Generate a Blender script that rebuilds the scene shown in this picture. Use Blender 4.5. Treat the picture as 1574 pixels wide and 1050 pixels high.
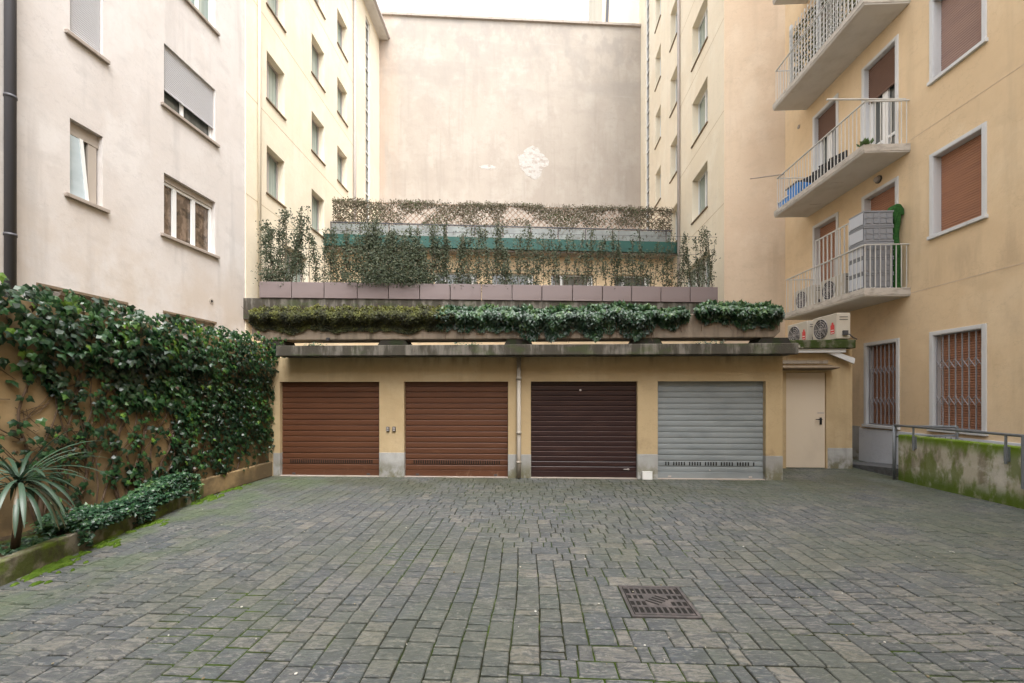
import bpy, math, random
from mathutils import Vector, Matrix, noise as mnoise
R = random.Random(7)
C = bpy.context.scene
for o in list(bpy.data.objects): bpy.data.objects.remove(o)
COL = C.collection
# ------------------------------------------------------------ camera, sky, sun
F = 650.0; CX = 787.0; HY = 607.0; CH = 1.65
PSI = math.atan(28 / 650)
cam = bpy.data.cameras.new('camera'); co = bpy.data.objects.new('camera', cam); COL.objects.link(co)
cam.sensor_width = 36; cam.lens = F / 1574 * 36; cam.shift_y = (HY - 525) / 1574
cam.clip_start = 0.05; cam.clip_end = 500
co.location = (0, 0, CH); co.rotation_euler = (math.pi / 2, 0, PSI)
C.camera = co
SUN_EL = math.radians(62); SUN_ROT = math.radians(150)
w = bpy.data.worlds.new('World'); C.world = w; w.use_nodes = True
nt = w.node_tree; nt.nodes.clear()
sky = nt.nodes.new('ShaderNodeTexSky'); sky.sky_type = 'NISHITA'; sky.sun_disc = False
sky.sun_elevation = SUN_EL; sky.sun_rotation = SUN_ROT; sky.air_density = 1.0; sky.dust_density = 3.0
hs = nt.nodes.new('ShaderNodeHueSaturation'); hs.inputs['Saturation'].default_value = 0.12; hs.inputs['Value'].default_value = 1.0
bg = nt.nodes.new('ShaderNodeBackground'); bg.inputs['Strength'].default_value = 0.15
wo = nt.nodes.new('ShaderNodeOutputWorld')
nt.links.new(sky.outputs[0], hs.inputs['Color']); nt.links.new(hs.outputs[0], bg.inputs[0]); nt.links.new(bg.outputs[0], wo.inputs[0])
sl = bpy.data.lights.new('sun', 'SUN'); sl.energy = 0.75; sl.angle = math.radians(35); sl.color = (1, .97, .92)
so = bpy.data.objects.new('sun', sl); COL.objects.link(so)
# sun direction: sky's sun_rotation is measured clockwise from +Y
sd = Vector((math.sin(SUN_ROT) * math.cos(SUN_EL), math.cos(SUN_ROT) * math.cos(SUN_EL), math.sin(SUN_EL)))
so.rotation_euler = sd.to_track_quat('Z', 'Y').to_euler()
C.view_settings.view_transform = 'Standard'; C.view_settings.look = 'None'
C.view_settings.exposure = 2.12; C.view_settings.gamma = 1.0
C.render.engine = 'CYCLES'

# ------------------------------------------------------------ measuring helpers
RT = Vector((math.cos(PSI), math.sin(PSI))); FW = Vector((-math.sin(PSI), math.cos(PSI)))
def P(px, py, d):
    q = RT * ((px - CX) / F * d) + FW * d
    return Vector((q.x, q.y, CH + (HY - py) / F * d))
def G(px, py): return P(px, py, CH * F / (py - HY))
def side(px, vx, lat):                     # point of a depth-running wall
    return P(px, HY, lat * F / (px - vx))
class Wall:
    def __init__(s, A, B):
        s.A = Vector((A.x, A.y)); t = Vector((B.x, B.y)) - s.A
        s.L = t.length; s.t = t.normalized(); s.rot = math.atan2(t.y, t.x); s.n = Vector((-s.t.y, s.t.x))
    def hit(s, px, off=0.0):
        q = RT * ((px - CX) / F) + FW; A = s.A + s.n * off
        det = q.x * (-s.t.y) + q.y * s.t.x
        d = (A.x * (-s.t.y) + A.y * s.t.x) / det
        p = q * d - A
        return p.dot(s.t), d
    def S(s, px, off=0.0): return s.hit(px, off)[0]
    def Z(s, px, py, off=0.0): return CH + (HY - py) / F * s.hit(px, off)[1]
    def w(s, x, y, z): 
        q = s.A + s.t * x + s.n * y
        return Vector((q.x, q.y, z))

# ------------------------------------------------------------ materials
def sock(b, n): return b.inputs[n]
def mat(name, base, rough=.8, layers=(), bump=None, metal=0, tone=None, spec=.4, trans=0, pertone=False, coat=0):
    m = bpy.data.materials.new(name); m.use_nodes = True
    t = m.node_tree; N = t.nodes; K = t.links; b = N['Principled BSDF']
    b.inputs['Roughness'].default_value = rough; b.inputs['Metallic'].default_value = metal
    b.inputs['Specular IOR Level'].default_value = spec; b.inputs['Coat Weight'].default_value = coat
    tc = N.new('ShaderNodeTexCoord'); vec = tc.outputs['Object']
    sp = N.new('ShaderNodeSeparateXYZ'); K.new(vec, sp.inputs[0])
    at = None
    if tone or pertone:
        at = N.new('ShaderNodeAttribute'); at.attribute_name = 'tone'
    if tone:
        r = N.new('ShaderNodeValToRGB'); K.new(at.outputs['Fac'], r.inputs[0]); e = r.color_ramp.elements
        e[0].color = (*tone[0], 1); e[1].color = (*tone[-1], 1)
        for i in range(1, len(tone) - 1):
            x = e.new(i / (len(tone) - 1)); x.color = (*tone[i], 1)
        cur = r.outputs[0]
    else:
        r = N.new('ShaderNodeRGB'); r.outputs[0].default_value = (*base, 1); cur = r.outputs[0]
    if pertone:
        mu = N.new('ShaderNodeMath'); mu.operation = 'MULTIPLY'; mu.inputs[1].default_value = 71.0; K.new(at.outputs['Fac'], mu.inputs[0])
        ad = N.new('ShaderNodeVectorMath'); ad.operation = 'ADD'; K.new(vec, ad.inputs[0]); K.new(mu.outputs[0], ad.inputs[1]); pv = ad.outputs[0]
    else: pv = vec
    for i, l in enumerate(layers):
        mp = N.new('ShaderNodeMapping'); mp.inputs['Scale'].default_value = l.get('s', (1, 1, 1)); mp.inputs['Location'].default_value = (3.1 * i + .7, 5.3 * i, 1.7 * i)
        K.new(pv if l.get('pt') else vec, mp.inputs[0])
        n = N.new('ShaderNodeTexNoise'); n.inputs['Scale'].default_value = 1; n.inputs['Detail'].default_value = l.get('d', 5); n.inputs['Roughness'].default_value = l.get('r', .6)
        n.inputs['Distortion'].default_value = l.get('dist', 0)
        K.new(mp.outputs[0], n.inputs['Vector'])
        nf = n.outputs['Fac']
        if 'band' in l:
            m1 = N.new('ShaderNodeMath'); m1.operation = 'SUBTRACT'; m1.inputs[1].default_value = .5; K.new(nf, m1.inputs[0])
            m3 = N.new('ShaderNodeMath'); m3.operation = 'ABSOLUTE'; K.new(m1.outputs[0], m3.inputs[0]); m4 = N.new('ShaderNodeMath'); m4.operation = 'SUBTRACT'; m4.inputs[0].default_value = 1; K.new(m3.outputs[0], m4.inputs[1]); nf = m4.outputs[0]
        mr = N.new('ShaderNodeMapRange'); mr.interpolation_type = 'SMOOTHSTEP'; mr.inputs[1].default_value = l['lo']; mr.inputs[2].default_value = l['hi']; mr.inputs[4].default_value = l.get('a', 1)
        K.new(nf, mr.inputs[0]); f = mr.outputs[0]
        for ax in ([l['ax']] if 'ax' in l else []) + ([l['ax2']] if 'ax2' in l else []):
            m2 = N.new('ShaderNodeMapRange'); m2.interpolation_type = 'SMOOTHSTEP'
            a0, a1 = ax[1], ax[2]
            if a0 < a1: m2.inputs[1].default_value = a0; m2.inputs[2].default_value = a1
            else: m2.inputs[1].default_value = a1; m2.inputs[2].default_value = a0; m2.inputs[3].default_value = 1; m2.inputs[4].default_value = 0
            K.new(sp.outputs[ax[0]], m2.inputs[0])
            mm = N.new('ShaderNodeMath'); mm.operation = 'MULTIPLY'; K.new(f, mm.inputs[0]); K.new(m2.outputs[0], mm.inputs[1]); f = mm.outputs[0]
        mx = N.new('ShaderNodeMix'); mx.data_type = 'RGBA'; mx.blend_type = l.get('bl', 'MIX')
        K.new(f, mx.inputs[0]); K.new(cur, mx.inputs[6]); mx.inputs[7].default_value = (*l['c'], 1); cur = mx.outputs[2]
    K.new(cur, b.inputs['Base Color'])
    if bump:
        hh = None
        for (sc, st) in bump:
            n = N.new('ShaderNodeTexNoise'); n.inputs['Scale'].default_value = sc; n.inputs['Detail'].default_value = 6; n.inputs['Roughness'].default_value = .65
            K.new(pv, n.inputs['Vector'])
            bp = N.new('ShaderNodeBump'); bp.inputs['Strength'].default_value = st; bp.inputs['Distance'].default_value = min(.03, .3 / sc)
            K.new(n.outputs['Fac'], bp.inputs['Height'])
            if hh: K.new(hh, bp.inputs['Normal'])
            hh = bp.outputs[0]
        K.new(hh, b.inputs['Normal'])
    if trans:
        tr = N.new('ShaderNodeBsdfTranslucent'); K.new(cur, tr.inputs[0]); ms = N.new('ShaderNodeMixShader'); ms.inputs[0].default_value = trans
        K.new(b.outputs[0], ms.inputs[1]); K.new(tr.outputs[0], ms.inputs[2]); K.new(ms.outputs[0], N['Material Output'].inputs[0])
    return m
def plaster(name, base, dk, lt, streak=.35, low=None, extra=()):
    L = [dict(c=dk, s=(.5, .5, .35), lo=.42, hi=.62, a=.6), dict(c=lt, s=(.9, .9, .6), lo=.48, hi=.64, a=.6),
         dict(c=tuple(v * .68 for v in base), s=(2.6, 2.6, .22), lo=.52, hi=.72, a=streak),
         dict(c=tuple(v * .80 for v in base), s=(1.4, 1.4, 2.2), lo=.52, hi=.68, a=streak),
         dict(c=tuple(v * .8 for v in base), s=(14, 14, 14), lo=.5, hi=.8, a=.25)]
    L.append(dict(c=tuple(v * .62 for v in base), s=(.55, .55, .75), lo=.9955, hi=.9995, a=.24, d=7, r=.62, band=1))
    if low: L.append(low)
    L += list(extra)
    return mat(name, base, .9, L, bump=[(38, .22), (6, .25)], spec=.15)
M = {}
M['pale'] = plaster('pale pinkish plaster', (.64, .605, .585), (.58, .535, .505), (.69, .665, .65), .42,
    dict(c=(.50, .41, .32), s=(.7, .7, .5), lo=.42, hi=.62, a=.55, ax=(2, 7.0, 3.2)))
M['cream'] = plaster('cream yellow plaster', (.79, .71, .57), (.75, .66, .51), (.83, .77, .64), .16)
M['cream_dk'] = mat('score line', (.48, .38, .24), .9)
M['tan'] = plaster('tan plaster', (.62, .49, .36), (.57, .43, .31), (.68, .56, .43), .30)
M['ochre'] = plaster('ochre plaster', (.73, .565, .37), (.66, .495, .31), (.77, .62, .43), .30,
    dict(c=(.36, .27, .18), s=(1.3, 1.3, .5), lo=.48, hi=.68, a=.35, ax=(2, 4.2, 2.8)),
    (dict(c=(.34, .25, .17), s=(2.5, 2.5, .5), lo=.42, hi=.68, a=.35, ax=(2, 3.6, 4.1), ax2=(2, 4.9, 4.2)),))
M['garage_wall'] = plaster('garage plaster', (.47, .36, .215), (.40, .295, .165), (.52, .41, .26), .35,
    dict(c=(.25, .19, .12), s=(3, 3, 3), lo=.55, hi=.72, a=.7, ax=(2, 1.0, .45)),
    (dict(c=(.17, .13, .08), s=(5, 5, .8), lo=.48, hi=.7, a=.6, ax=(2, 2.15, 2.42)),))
M['ivy_wall'] = plaster('old ochre wall', (.31, .22, .115), (.20, .14, .075), (.38, .28, .165), .45,
    dict(c=(.10, .075, .045), s=(2, 2, 2), lo=.34, hi=.60, a=.85, ax=(2, 1.1, .25)))
M['plinth'] = plaster('grey painted plinth', (.37, .37, .36), (.23, .215, .19), (.50, .50, .49), .6,
    dict(c=(.13, .12, .06), s=(4, 4, 3), lo=.40, hi=.58, a=.85, ax=(2, .42, .05)))
M['plinth_white'] = plaster('white painted plinth', (.62, .65, .70), (.52, .54, .58), (.70, .72, .75), .2)
M['fire'] = plaster('bare render', (.41, .365, .32), (.36, .315, .275), (.45, .41, .365), .28, None,
    (dict(c=(.33, .30, .27), s=(.35, .35, .8), lo=.44, hi=.62, a=.6, ax=(2, 17.5, 21.5)),
     dict(c=(.46, .42, .38), s=(.15, .15, 2.2), lo=.60, hi=.72, a=.3),
     dict(c=(.47, .34, .26), s=(1.5, 1, .15), lo=.35, hi=.6, a=.5, ax=(0, 1.6, .3)),
     dict(c=(.30, .275, .25), s=(1.3, 1.3, .8), lo=.46, hi=.64, a=.6, ax=(2, 19.5, 23.5)),
     dict(c=(.36, .32, .28), s=(4, 4, .25), lo=.55, hi=.7, a=.4)))
conc_l = [dict(c=(.10, .095, .08), s=(12, 12, .8), lo=.42, hi=.62, a=.7), dict(c=(.25, .235, .21), s=(3, 3, 2), lo=.5, hi=.7, a=.5),
          dict(c=(.055, .05, .04), s=(5, 5, 1.2), lo=.38, hi=.54, a=.9), dict(c=(.05, .075, .02), s=(1.6, 2.2, 3), lo=.52, hi=.64, a=.4)]
M['concrete'] = mat('weathered concrete', (.17, .155, .135), .92, conc_l, bump=[(25, .5), (90, .3)], spec=.1)
M['trough'] = mat('brown streaked concrete', (.25, .205, .16), .92, [dict(c=(.16, .13, .10), s=(7, 7, .8), lo=.45, hi=.65, a=.6),
    dict(c=(.29, .25, .205), s=(2.5, 2.5, 1.5), lo=.5, hi=.7, a=.5), dict(c=(.06, .05, .035), s=(3, 3, .8), lo=.52, hi=.68, a=.7)], bump=[(30, .4)], spec=.1)
M['moss_conc'] = mat('mossy concrete', (.13, .125, .09), .95, [dict(c=(.035, .055, .012), s=(5, 5, 5), lo=.38, hi=.55, a=.9),
    dict(c=(.45, .42, .36), s=(3.4, 3, 6), lo=.64, hi=.70, a=.8)], bump=[(40, .6)], spec=.05)
M['block'] = mat('black stained block', (.03, .027, .022), .95, [dict(c=(.02, .03, .01), s=(4, 4, 4), lo=.5, hi=.6, a=.8)])
M['moss_wall'] = mat('moss grown render', (.47, .44, .35), .95, [
    dict(c=(.20, .175, .12), s=(5, 5, 1.6), lo=.42, hi=.62, a=.8), dict(c=(.58, .56, .50), s=(1.6, 1.6, 2.2), lo=.52, hi=.62, a=.8),
    dict(c=(.13, .17, .035), s=(6, 6, 2.5), lo=.43, hi=.60, a=.8),
    dict(c=(.13, .21, .02), s=(7, 7, 2.5), lo=.24, hi=.50, a=.95, ax=(2, .66, .86)),
    dict(c=(.09, .14, .02), s=(6, 6, 3), lo=.22, hi=.5, a=.95, ax=(2, .34, .06)),
    dict(c=(.11, .19, .02), s=(1.2, 1.2, .3), lo=.50, hi=.58, a=.85, ax=(0, 1.2, 1.8))], bump=[(30, .6), (8, .4)], spec=.05)
M['kerb'] = mat('mossy kerb', (.24, .22, .17), .95, [dict(c=(.08, .10, .025), s=(4, 4, 4), lo=.40, hi=.6, a=.9),
    dict(c=(.07, .06, .045), s=(9, 9, 5), lo=.45, hi=.65, a=.7), dict(c=(.15, .22, .03), s=(2, 2, 5), lo=.55, hi=.65, a=.8)], bump=[(25, .7)], spec=.05)
M['soil'] = mat('soil', (.045, .033, .022), 1, [dict(c=(.10, .07, .04), s=(20, 20, 20), lo=.5, hi=.65, a=.8), dict(c=(.05, .08, .02), s=(3, 3, 3), lo=.5, hi=.6, a=.7)], bump=[(30, 1)], spec=.05)
M['joint'] = mat('mossy joint sand', (.022, .022, .014), 1, [dict(c=(.035, .058, .010), s=(.9, .9, .9), lo=.42, hi=.60, a=.9), dict(c=(.08, .13, .015), s=(4, 4, 4), lo=.58, hi=.70, a=.7)], bump=[(60, .8)], spec=.05)
M['stone'] = mat('slate setts', (.15, .15, .14), .62, [
    dict(c=(.050, .055, .062), s=(4, 14, 5), lo=.46, hi=.56, a=.8, pt=1, dist=3.2, d=8),
    dict(c=(.19, .185, .168), s=(5, 18, 6), lo=.52, hi=.62, a=.75, pt=1, dist=3.5, d=9),
    dict(c=(.045, .05, .045), s=(30, 30, 30), lo=.5, hi=.7, a=.45, pt=1),
    dict(c=(.062, .074, .042), s=(.8, .8, .8), lo=.42, hi=.62, a=.32),
    dict(c=(.048, .052, .026), s=(1.6, 1.2, 1), lo=.33, hi=.6, a=.7, ax=(1, 6.4, 8.1)),
    dict(c=(.062, .090, .048), s=(.9, .9, 1), lo=.36, hi=.62, a=.3, ax=(0, 2.6, 5.5)),
    dict(c=(.070, .10, .042), s=(1.5, 1.5, 1), lo=.40, hi=.60, a=.6, ax=(0, -2.9, -4.6)),
    dict(c=(.50, .48, .42), s=(7, 7, 7), lo=.74, hi=.76, a=.9)],
    bump=[(9, .9), (35, .8), (120, .5)], spec=.5, pertone=True,
    tone=[(.070, .073, .072), (.062, .072, .080), (.100, .103, .098), (.055, .063, .069), (.128, .124, .110), (.072, .084, .084), (.155, .145, .125)])
M['asphalt'] = mat('ramp asphalt', (.10, .105, .11), .9, [dict(c=(.06, .06, .06), s=(8, 8, 8), lo=.45, hi=.6, a=.6)], bump=[(150, .4)])
M['sill'] = mat('taupe stone sill', (.36, .31, .27), .8, [dict(c=(.22, .18, .15), s=(5, 5, 5), lo=.5, hi=.7, a=.6)], bump=[(50, .2)])
M['sill_brown'] = mat('brown sill', (.20, .15, .10), .8, [dict(c=(.12, .09, .06), s=(5, 5, 5), lo=.5, hi=.7, a=.6)])
M['jamb'] = mat('taupe jamb', (.42, .37, .32), .85, bump=[(40, .15)])
M['surround'] = mat('grey white painted surround', (.62, .63, .64), .6, [dict(c=(.48, .48, .47), s=(4, 4, 1), lo=.5, hi=.7, a=.5)])
M['white'] = mat('white window paint', (.78, .78, .77), .45)
M['whitem'] = mat('white painted iron', (.58, .57, .54), .5, [dict(c=(.45, .33, .2), s=(6, 6, 3), lo=.64, hi=.72, a=.5)])
M['grille'] = mat('grey painted iron', (.30, .30, .32), .5)
M['rail'] = mat('galvanised rail', (.20, .22, .24), .5, [dict(c=(.12, .13, .14), s=(8, 8, 3), lo=.5, hi=.7, a=.6)], metal=.3)
M['shut_brown'] = mat('terracotta shutter', (.40, .20, .12), .6, [dict(c=(.30, .15, .10), s=(.8, .8, 6), lo=.4, hi=.65, a=.6)])
M['shut_mauve'] = mat('faded brown shutter', (.36, .24, .20), .6, [dict(c=(.30, .20, .18), s=(.8, .8, 6), lo=.4, hi=.65, a=.6)])
M['shut_dark'] = mat('dark brown shutter', (.16, .09, .065), .6)
M['shut_grey'] = mat('grey shutter', (.50, .50, .52), .55)
M['door_brown'] = mat('brown steel shutter', (.100, .037, .016), .5, [dict(c=(.072, .026, .012), s=(.7, 1, 5), lo=.4, hi=.7, a=.6), dict(c=(.15, .065, .033), s=(2, 2, 9), lo=.55, hi=.75, a=.35), dict(c=(.26, .17, .11), s=(8, 8, 3), lo=.58, hi=.72, a=.5, ax=(2, .28, .0))], bump=[(6, .12)], spec=.5)
M['door_dark'] = mat('dark maroon steel shutter', (.024, .009, .009), .42, [dict(c=(.055, .025, .02), s=(1, 1, 6), lo=.45, hi=.7, a=.6)], bump=[(5, .1)], spec=.5)
M['door_dark_line'] = mat('worn maroon edge', (.12, .065, .055), .5)
M['door_grey'] = mat('galvanised steel shutter', (.26, .285, .295), .6, [dict(c=(.20, .222, .232), s=(1.2, 1, 3), lo=.4, hi=.65, a=.7), dict(c=(.33, .35, .36), s=(5, 5, 1), lo=.58, hi=.72, a=.4)], metal=.15, bump=[(4, .15)])
M['dark'] = mat('dark gap', (.008, .007, .006), .9)
M['flat_door'] = mat('beige metal door', (.62, .53, .42), .5, [dict(c=(.50, .42, .33), s=(1.5, 1, 1), lo=.5, hi=.75, a=.4)], bump=[(3, .08)])
M['black'] = mat('black plastic', (.015, .015, .016), .4)
M['pvc'] = mat('grey beige pipe', (.36, .32, .27), .5, [dict(c=(.20, .16, .12), s=(6, 6, 1.5), lo=.55, hi=.7, a=.6)])
M['pipe_dk'] = mat('dark grey pipe', (.075, .075, .085), .5)
M['pipe_lt'] = mat('pale pipe', (.42, .38, .36), .6)
M['planter'] = mat('mauve brown metal planter', (.20, .16, .158), .5, [dict(c=(.16, .12, .115), s=(1, 1, 3), lo=.45, hi=.7, a=.5)], bump=[(2, .1)])
M['green'] = mat('green fascia', (.014, .075, .062), .6, [dict(c=(.008, .042, .036), s=(1.2, 1, 3), lo=.45, hi=.7, a=.5)])
M['frost'] = mat('frosted panel', (.20, .215, .21), .35, [dict(c=(.36, .40, .38), s=(1.5, 1, 2), lo=.45, hi=.7, a=.5)])
M['bamboo'] = mat('reddish lattice', (.36, .24, .17), .8, [dict(c=(.22, .15, .10), s=(5, 5, 5), lo=.5, hi=.7, a=.6)])
M['stem'] = mat('woody stem', (.085, .055, .035), .9, [dict(c=(.16, .11, .07), s=(9, 9, 9), lo=.5, hi=.7, a=.6)])
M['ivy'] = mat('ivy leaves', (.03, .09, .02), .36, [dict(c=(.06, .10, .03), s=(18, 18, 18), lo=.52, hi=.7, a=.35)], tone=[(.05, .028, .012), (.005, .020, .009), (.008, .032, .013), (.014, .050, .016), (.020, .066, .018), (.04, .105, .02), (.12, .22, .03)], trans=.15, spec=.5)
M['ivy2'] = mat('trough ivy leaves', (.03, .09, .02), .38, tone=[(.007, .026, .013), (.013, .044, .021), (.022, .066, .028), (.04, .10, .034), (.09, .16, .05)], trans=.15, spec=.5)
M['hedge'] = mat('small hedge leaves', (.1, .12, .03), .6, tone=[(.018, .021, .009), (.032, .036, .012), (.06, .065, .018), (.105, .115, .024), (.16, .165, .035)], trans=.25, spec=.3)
M['climb'] = mat('climber leaves', (.06, .10, .03), .55, tone=[(.022, .034, .018), (.042, .060, .030), (.070, .088, .048), (.105, .118, .068), (.15, .12, .085)], trans=.25, spec=.35)
M['dry'] = mat('dry screen leaves', (.1, .1, .04), .7, tone=[(.05, .055, .03), (.09, .09, .055), (.15, .13, .09), (.21, .17, .13), (.09, .115, .05)], trans=.25, spec=.2)
M['yucca'] = mat('strap leaves', (.1, .2, .14), .4, tone=[(.11, .08, .04), (.018, .042, .022), (.03, .062, .036), (.05, .09, .058), (.08, .12, .085)], trans=.15, spec=.5)
M['moss'] = mat('bright moss', (.055, .095, .012), 1, [dict(c=(.085, .135, .02), s=(12, 12, 12), lo=.45, hi=.62, a=.9), dict(c=(.05, .09, .015), s=(30, 30, 30), lo=.5, hi=.65, a=.7)], bump=[(60, 1)], spec=.05)
M['iron'] = mat('rusty cast iron', (.065, .060, .060), .7, [dict(c=(.125, .108, .104), s=(9, 9, 9), lo=.45, hi=.65, a=.8), dict(c=(.06, .05, .05), s=(20, 20, 20), lo=.5, hi=.7, a=.6)], bump=[(70, .5)], metal=.2)
M['crate'] = mat('grey plastic crate', (.24, .25, .27), .5); M['crate_lt'] = mat('pale grey plastic', (.50, .52, .56), .5)
M['ac'] = mat('cream air conditioner casing', (.50, .46, .39), .5, [dict(c=(.45, .38, .3), s=(3, 3, 1), lo=.55, hi=.75, a=.5)])
M['red'] = mat('red sticker', (.62, .07, .07), .5); M['grey_dk'] = mat('dark grey plastic', (.06, .06, .065), .5)
M['mat_green'] = mat('green artificial turf', (.014, .07, .012), .95, [dict(c=(.03, .115, .02), s=(25, 25, 25), lo=.45, hi=.6, a=.8)], bump=[(90, 1)])
M['blue'] = mat('blue plastic', (.03, .22, .62), .4); M['teal'] = mat('teal print', (.05, .42, .33), .5)
def glassmat(name, base, rough=.06, layers=()):
    return mat(name, base, rough, layers, spec=.8)
M['gl_green'] = glassmat('curtained window glass', (.22, .28, .26), .1, [dict(c=(.36, .42, .38), s=(9, 9, .3), lo=.4, hi=.6, a=.8)])
M['gl_dark'] = glassmat('dark window glass', (.07, .075, .07), .06, [dict(c=(.16, .18, .17), s=(2, 2, 1), lo=.4, hi=.7, a=.8)])
M['gl_brown'] = glassmat('brown interior behind glass', (.12, .085, .06), .06, [dict(c=(.26, .19, .14), s=(6, 6, 3), lo=.45, hi=.62, a=.8), dict(c=(.04, .03, .02), s=(3, 3, 4), lo=.5, hi=.65, a=.8)])
M['gl_milk'] = glassmat('milky window glass', (.50, .58, .62), .25, [dict(c=(.34, .42, .46), s=(1, 1, 1), lo=.4, hi=.7, a=.7)])
M['soffit'] = mat('white painted soffit', (.62, .60, .57), .85, [dict(c=(.48, .45, .41), s=(2, 2, 2), lo=.45, hi=.7, a=.5), dict(c=(.30, .27, .23), s=(7, 2, 4), lo=.66, hi=.72, a=.6)], bump=[(20, .15)])
M['slab_edge'] = mat('stained slab edge', (.50, .46, .41), .85, [dict(c=(.28, .25, .21), s=(4, 4, 12), lo=.45, hi=.65, a=.7)], bump=[(30, .3)])
M['patch'] = mat('flaking white patch', (.46, .435, .41), .9, [dict(c=(.35, .305, .27), s=(2.2, 2.2, 4.5), lo=.50, hi=.58, a=.8), dict(c=(.54, .52, .50), s=(6, 6, 6), lo=.5, hi=.65, a=.6)], bump=[(8, 1)])
M['terrace'] = mat('terrace tiles', (.34, .29, .24), .85)

# ------------------------------------------------------------ mesh builder
class MB:
    def __init__(s): s.v = []; s.f = []; s.t = []; s.m = []; s.ci = 0
    def face(s, ids, tone=0.5): s.f.append(ids); s.t.append(tone); s.m.append(s.ci)
    def poly(s, pts, tone=.5):
        b = len(s.v); s.v += [tuple(p) for p in pts]; s.face(tuple(range(b, b + len(pts))), tone)
    def box(s, x0, x1, y0, y1, z0, z1, tone=.5):
        if x0 > x1: x0, x1 = x1, x0
        if y0 > y1: y0, y1 = y1, y0
        if z0 > z1: z0, z1 = z1, z0
        b = len(s.v)
        s.v += [(x0, y0, z0), (x1, y0, z0), (x1, y1, z0), (x0, y1, z0), (x0, y0, z1), (x1, y0, z1), (x1, y1, z1), (x0, y1, z1)]
        for q in ((0, 3, 2, 1), (4, 5, 6, 7), (0, 1, 5, 4), (1, 2, 6, 5), (2, 3, 7, 6), (3, 0, 4, 7)): s.face(tuple(b + i for i in q), tone)
        return s
    def prism(s, pts, axis, a, b_, tone=.5):       # pts 2D outline, extruded along axis
        n = len(pts); b = len(s.v)
        def mk(p, c):
            return (c, p[0], p[1]) if axis == 0 else (p[0], c, p[1]) if axis == 1 else (p[0], p[1], c)
        s.v += [mk(p, a) for p in pts] + [mk(p, b_) for p in pts]
        s.face(tuple(b + i for i in range(n))[::-1], tone); s.face(tuple(b + n + i for i in range(n)), tone)
        for i in range(n):
            j = (i + 1) % n; s.face((b + i, b + j, b + n + j, b + n + i), tone)
        return s
    def tube(s, pts, r, n=6, tone=.5, r1=None):
        pts = [Vector(p) for p in pts]; b = len(s.v); m = len(pts)
        for i, p in enumerate(pts):
            t = (pts[min(i + 1, m - 1)] - pts[max(i - 1, 0)])
            t = t.normalized() if t.length > 1e-9 else Vector((0, 0, 1))
            a = t.cross(Vector((0, 0, 1)) if abs(t.z) < .9 else Vector((0, 1, 0))).normalized(); c = t.cross(a)
            rr = r if r1 is None else r + (r1 - r) * i / (m - 1)
            for k in range(n):
                an = 2 * math.pi * k / n; s.v.append(tuple(p + a * math.cos(an) * rr + c * math.sin(an) * rr))
        for i in range(m - 1):
            for k in range(n):
                j = (k + 1) % n; s.face((b + i * n + k, b + i * n + j, b + (i + 1) * n + j, b + (i + 1) * n + k), tone)
        s.face(tuple(b + k for k in range(n))[::-1], tone); s.face(tuple(b + (m - 1) * n + k for k in range(n)), tone)
        return s
    def leaf(s, p, d, nrm, size, tone, shape='ivy'):
        d = d.normalized(); sd_ = d.cross(nrm)
        if sd_.length < 1e-4: sd_ = d.cross(Vector((.3, .5, .8)))
        sd_.normalize(); n = sd_.cross(d)
        if shape == 'ivy':
            out = [(0, 0, 0), (.30, -.10, -.05), (.52, .28, -.12), (.26, .46, -.03), (0, 1, -.16), (-.26, .46, -.03), (-.52, .28, -.12), (-.30, -.10, -.05)]
            b = len(s.v); c = p + (d * .3 + n * .05) * size; s.v.append(tuple(c))
            for (x, y, z) in out: s.v.append(tuple(p + (sd_ * x + d * y + n * z) * size))
            for i in range(8): s.face((b, b + 1 + i, b + 1 + (i + 1) % 8), tone)
        else:
            wd = .28 if shape == 'slim' else .42
            b = len(s.v); s.v += [tuple(p), tuple(p + (sd_ * wd + d * .5 - n * .08) * size), tuple(p + (d - n * .15) * size), tuple(p + (-sd_ * wd + d * .5 - n * .08) * size), tuple(p + d * .5 * size)]
            s.face((b, b + 1, b + 4), tone); s.face((b + 1, b + 2, b + 4), tone); s.face((b + 2, b + 3, b + 4), tone); s.face((b + 3, b, b + 4), tone)
    def build(s, name, m, parent=None, smooth=False, bevel=0, loc=None, rotz=0):
        me = bpy.data.meshes.new(name); me.from_pydata(s.v, [], s.f)
        ms = m if isinstance(m, (list, tuple)) else [m]
        for q in ms: me.materials.append(q)
        a = me.attributes.new('tone', 'FLOAT', 'FACE'); a.data.foreach_set('value', s.t)
        if len(ms) > 1: me.polygons.foreach_set('material_index', s.m)
        if smooth: me.polygons.foreach_set('use_smooth', [True] * len(s.f))
        me.update()
        o = bpy.data.objects.new(name, me); COL.objects.link(o)
        if parent is not None: o.parent = parent
        if loc is not None: o.location = loc; o.rotation_euler = (0, 0, rotz)
        if bevel:
            bv = o.modifiers.new('bevel', 'BEVEL'); bv.width = bevel; bv.segments = 2; bv.limit_method = 'ANGLE'; bv.angle_limit = .7
        return o
def tag(o, label=None, cat=None, group=None, kind=None):
    if label: o['label'] = label
    if cat: o['category'] = cat
    if group: o['group'] = group
    if kind: o['kind'] = kind
    return o
def thing(name, label, cat, loc=(0, 0, 0), rotz=0, group=None):
    o = bpy.data.objects.new(name, None); COL.objects.link(o); o.location = loc; o.rotation_euler = (0, 0, rotz); o.empty_display_size = .2
    return tag(o, label, cat, group)
def frame_thing(name, wall, label, cat): return thing(name, label, cat, (wall.A.x, wall.A.y, 0), wall.rot)
def copy_tree(o, parent=None):
    c = o.copy(); COL.objects.link(c); c.parent = parent
    for ch in o.children: copy_tree(ch, c)
    return c

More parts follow.
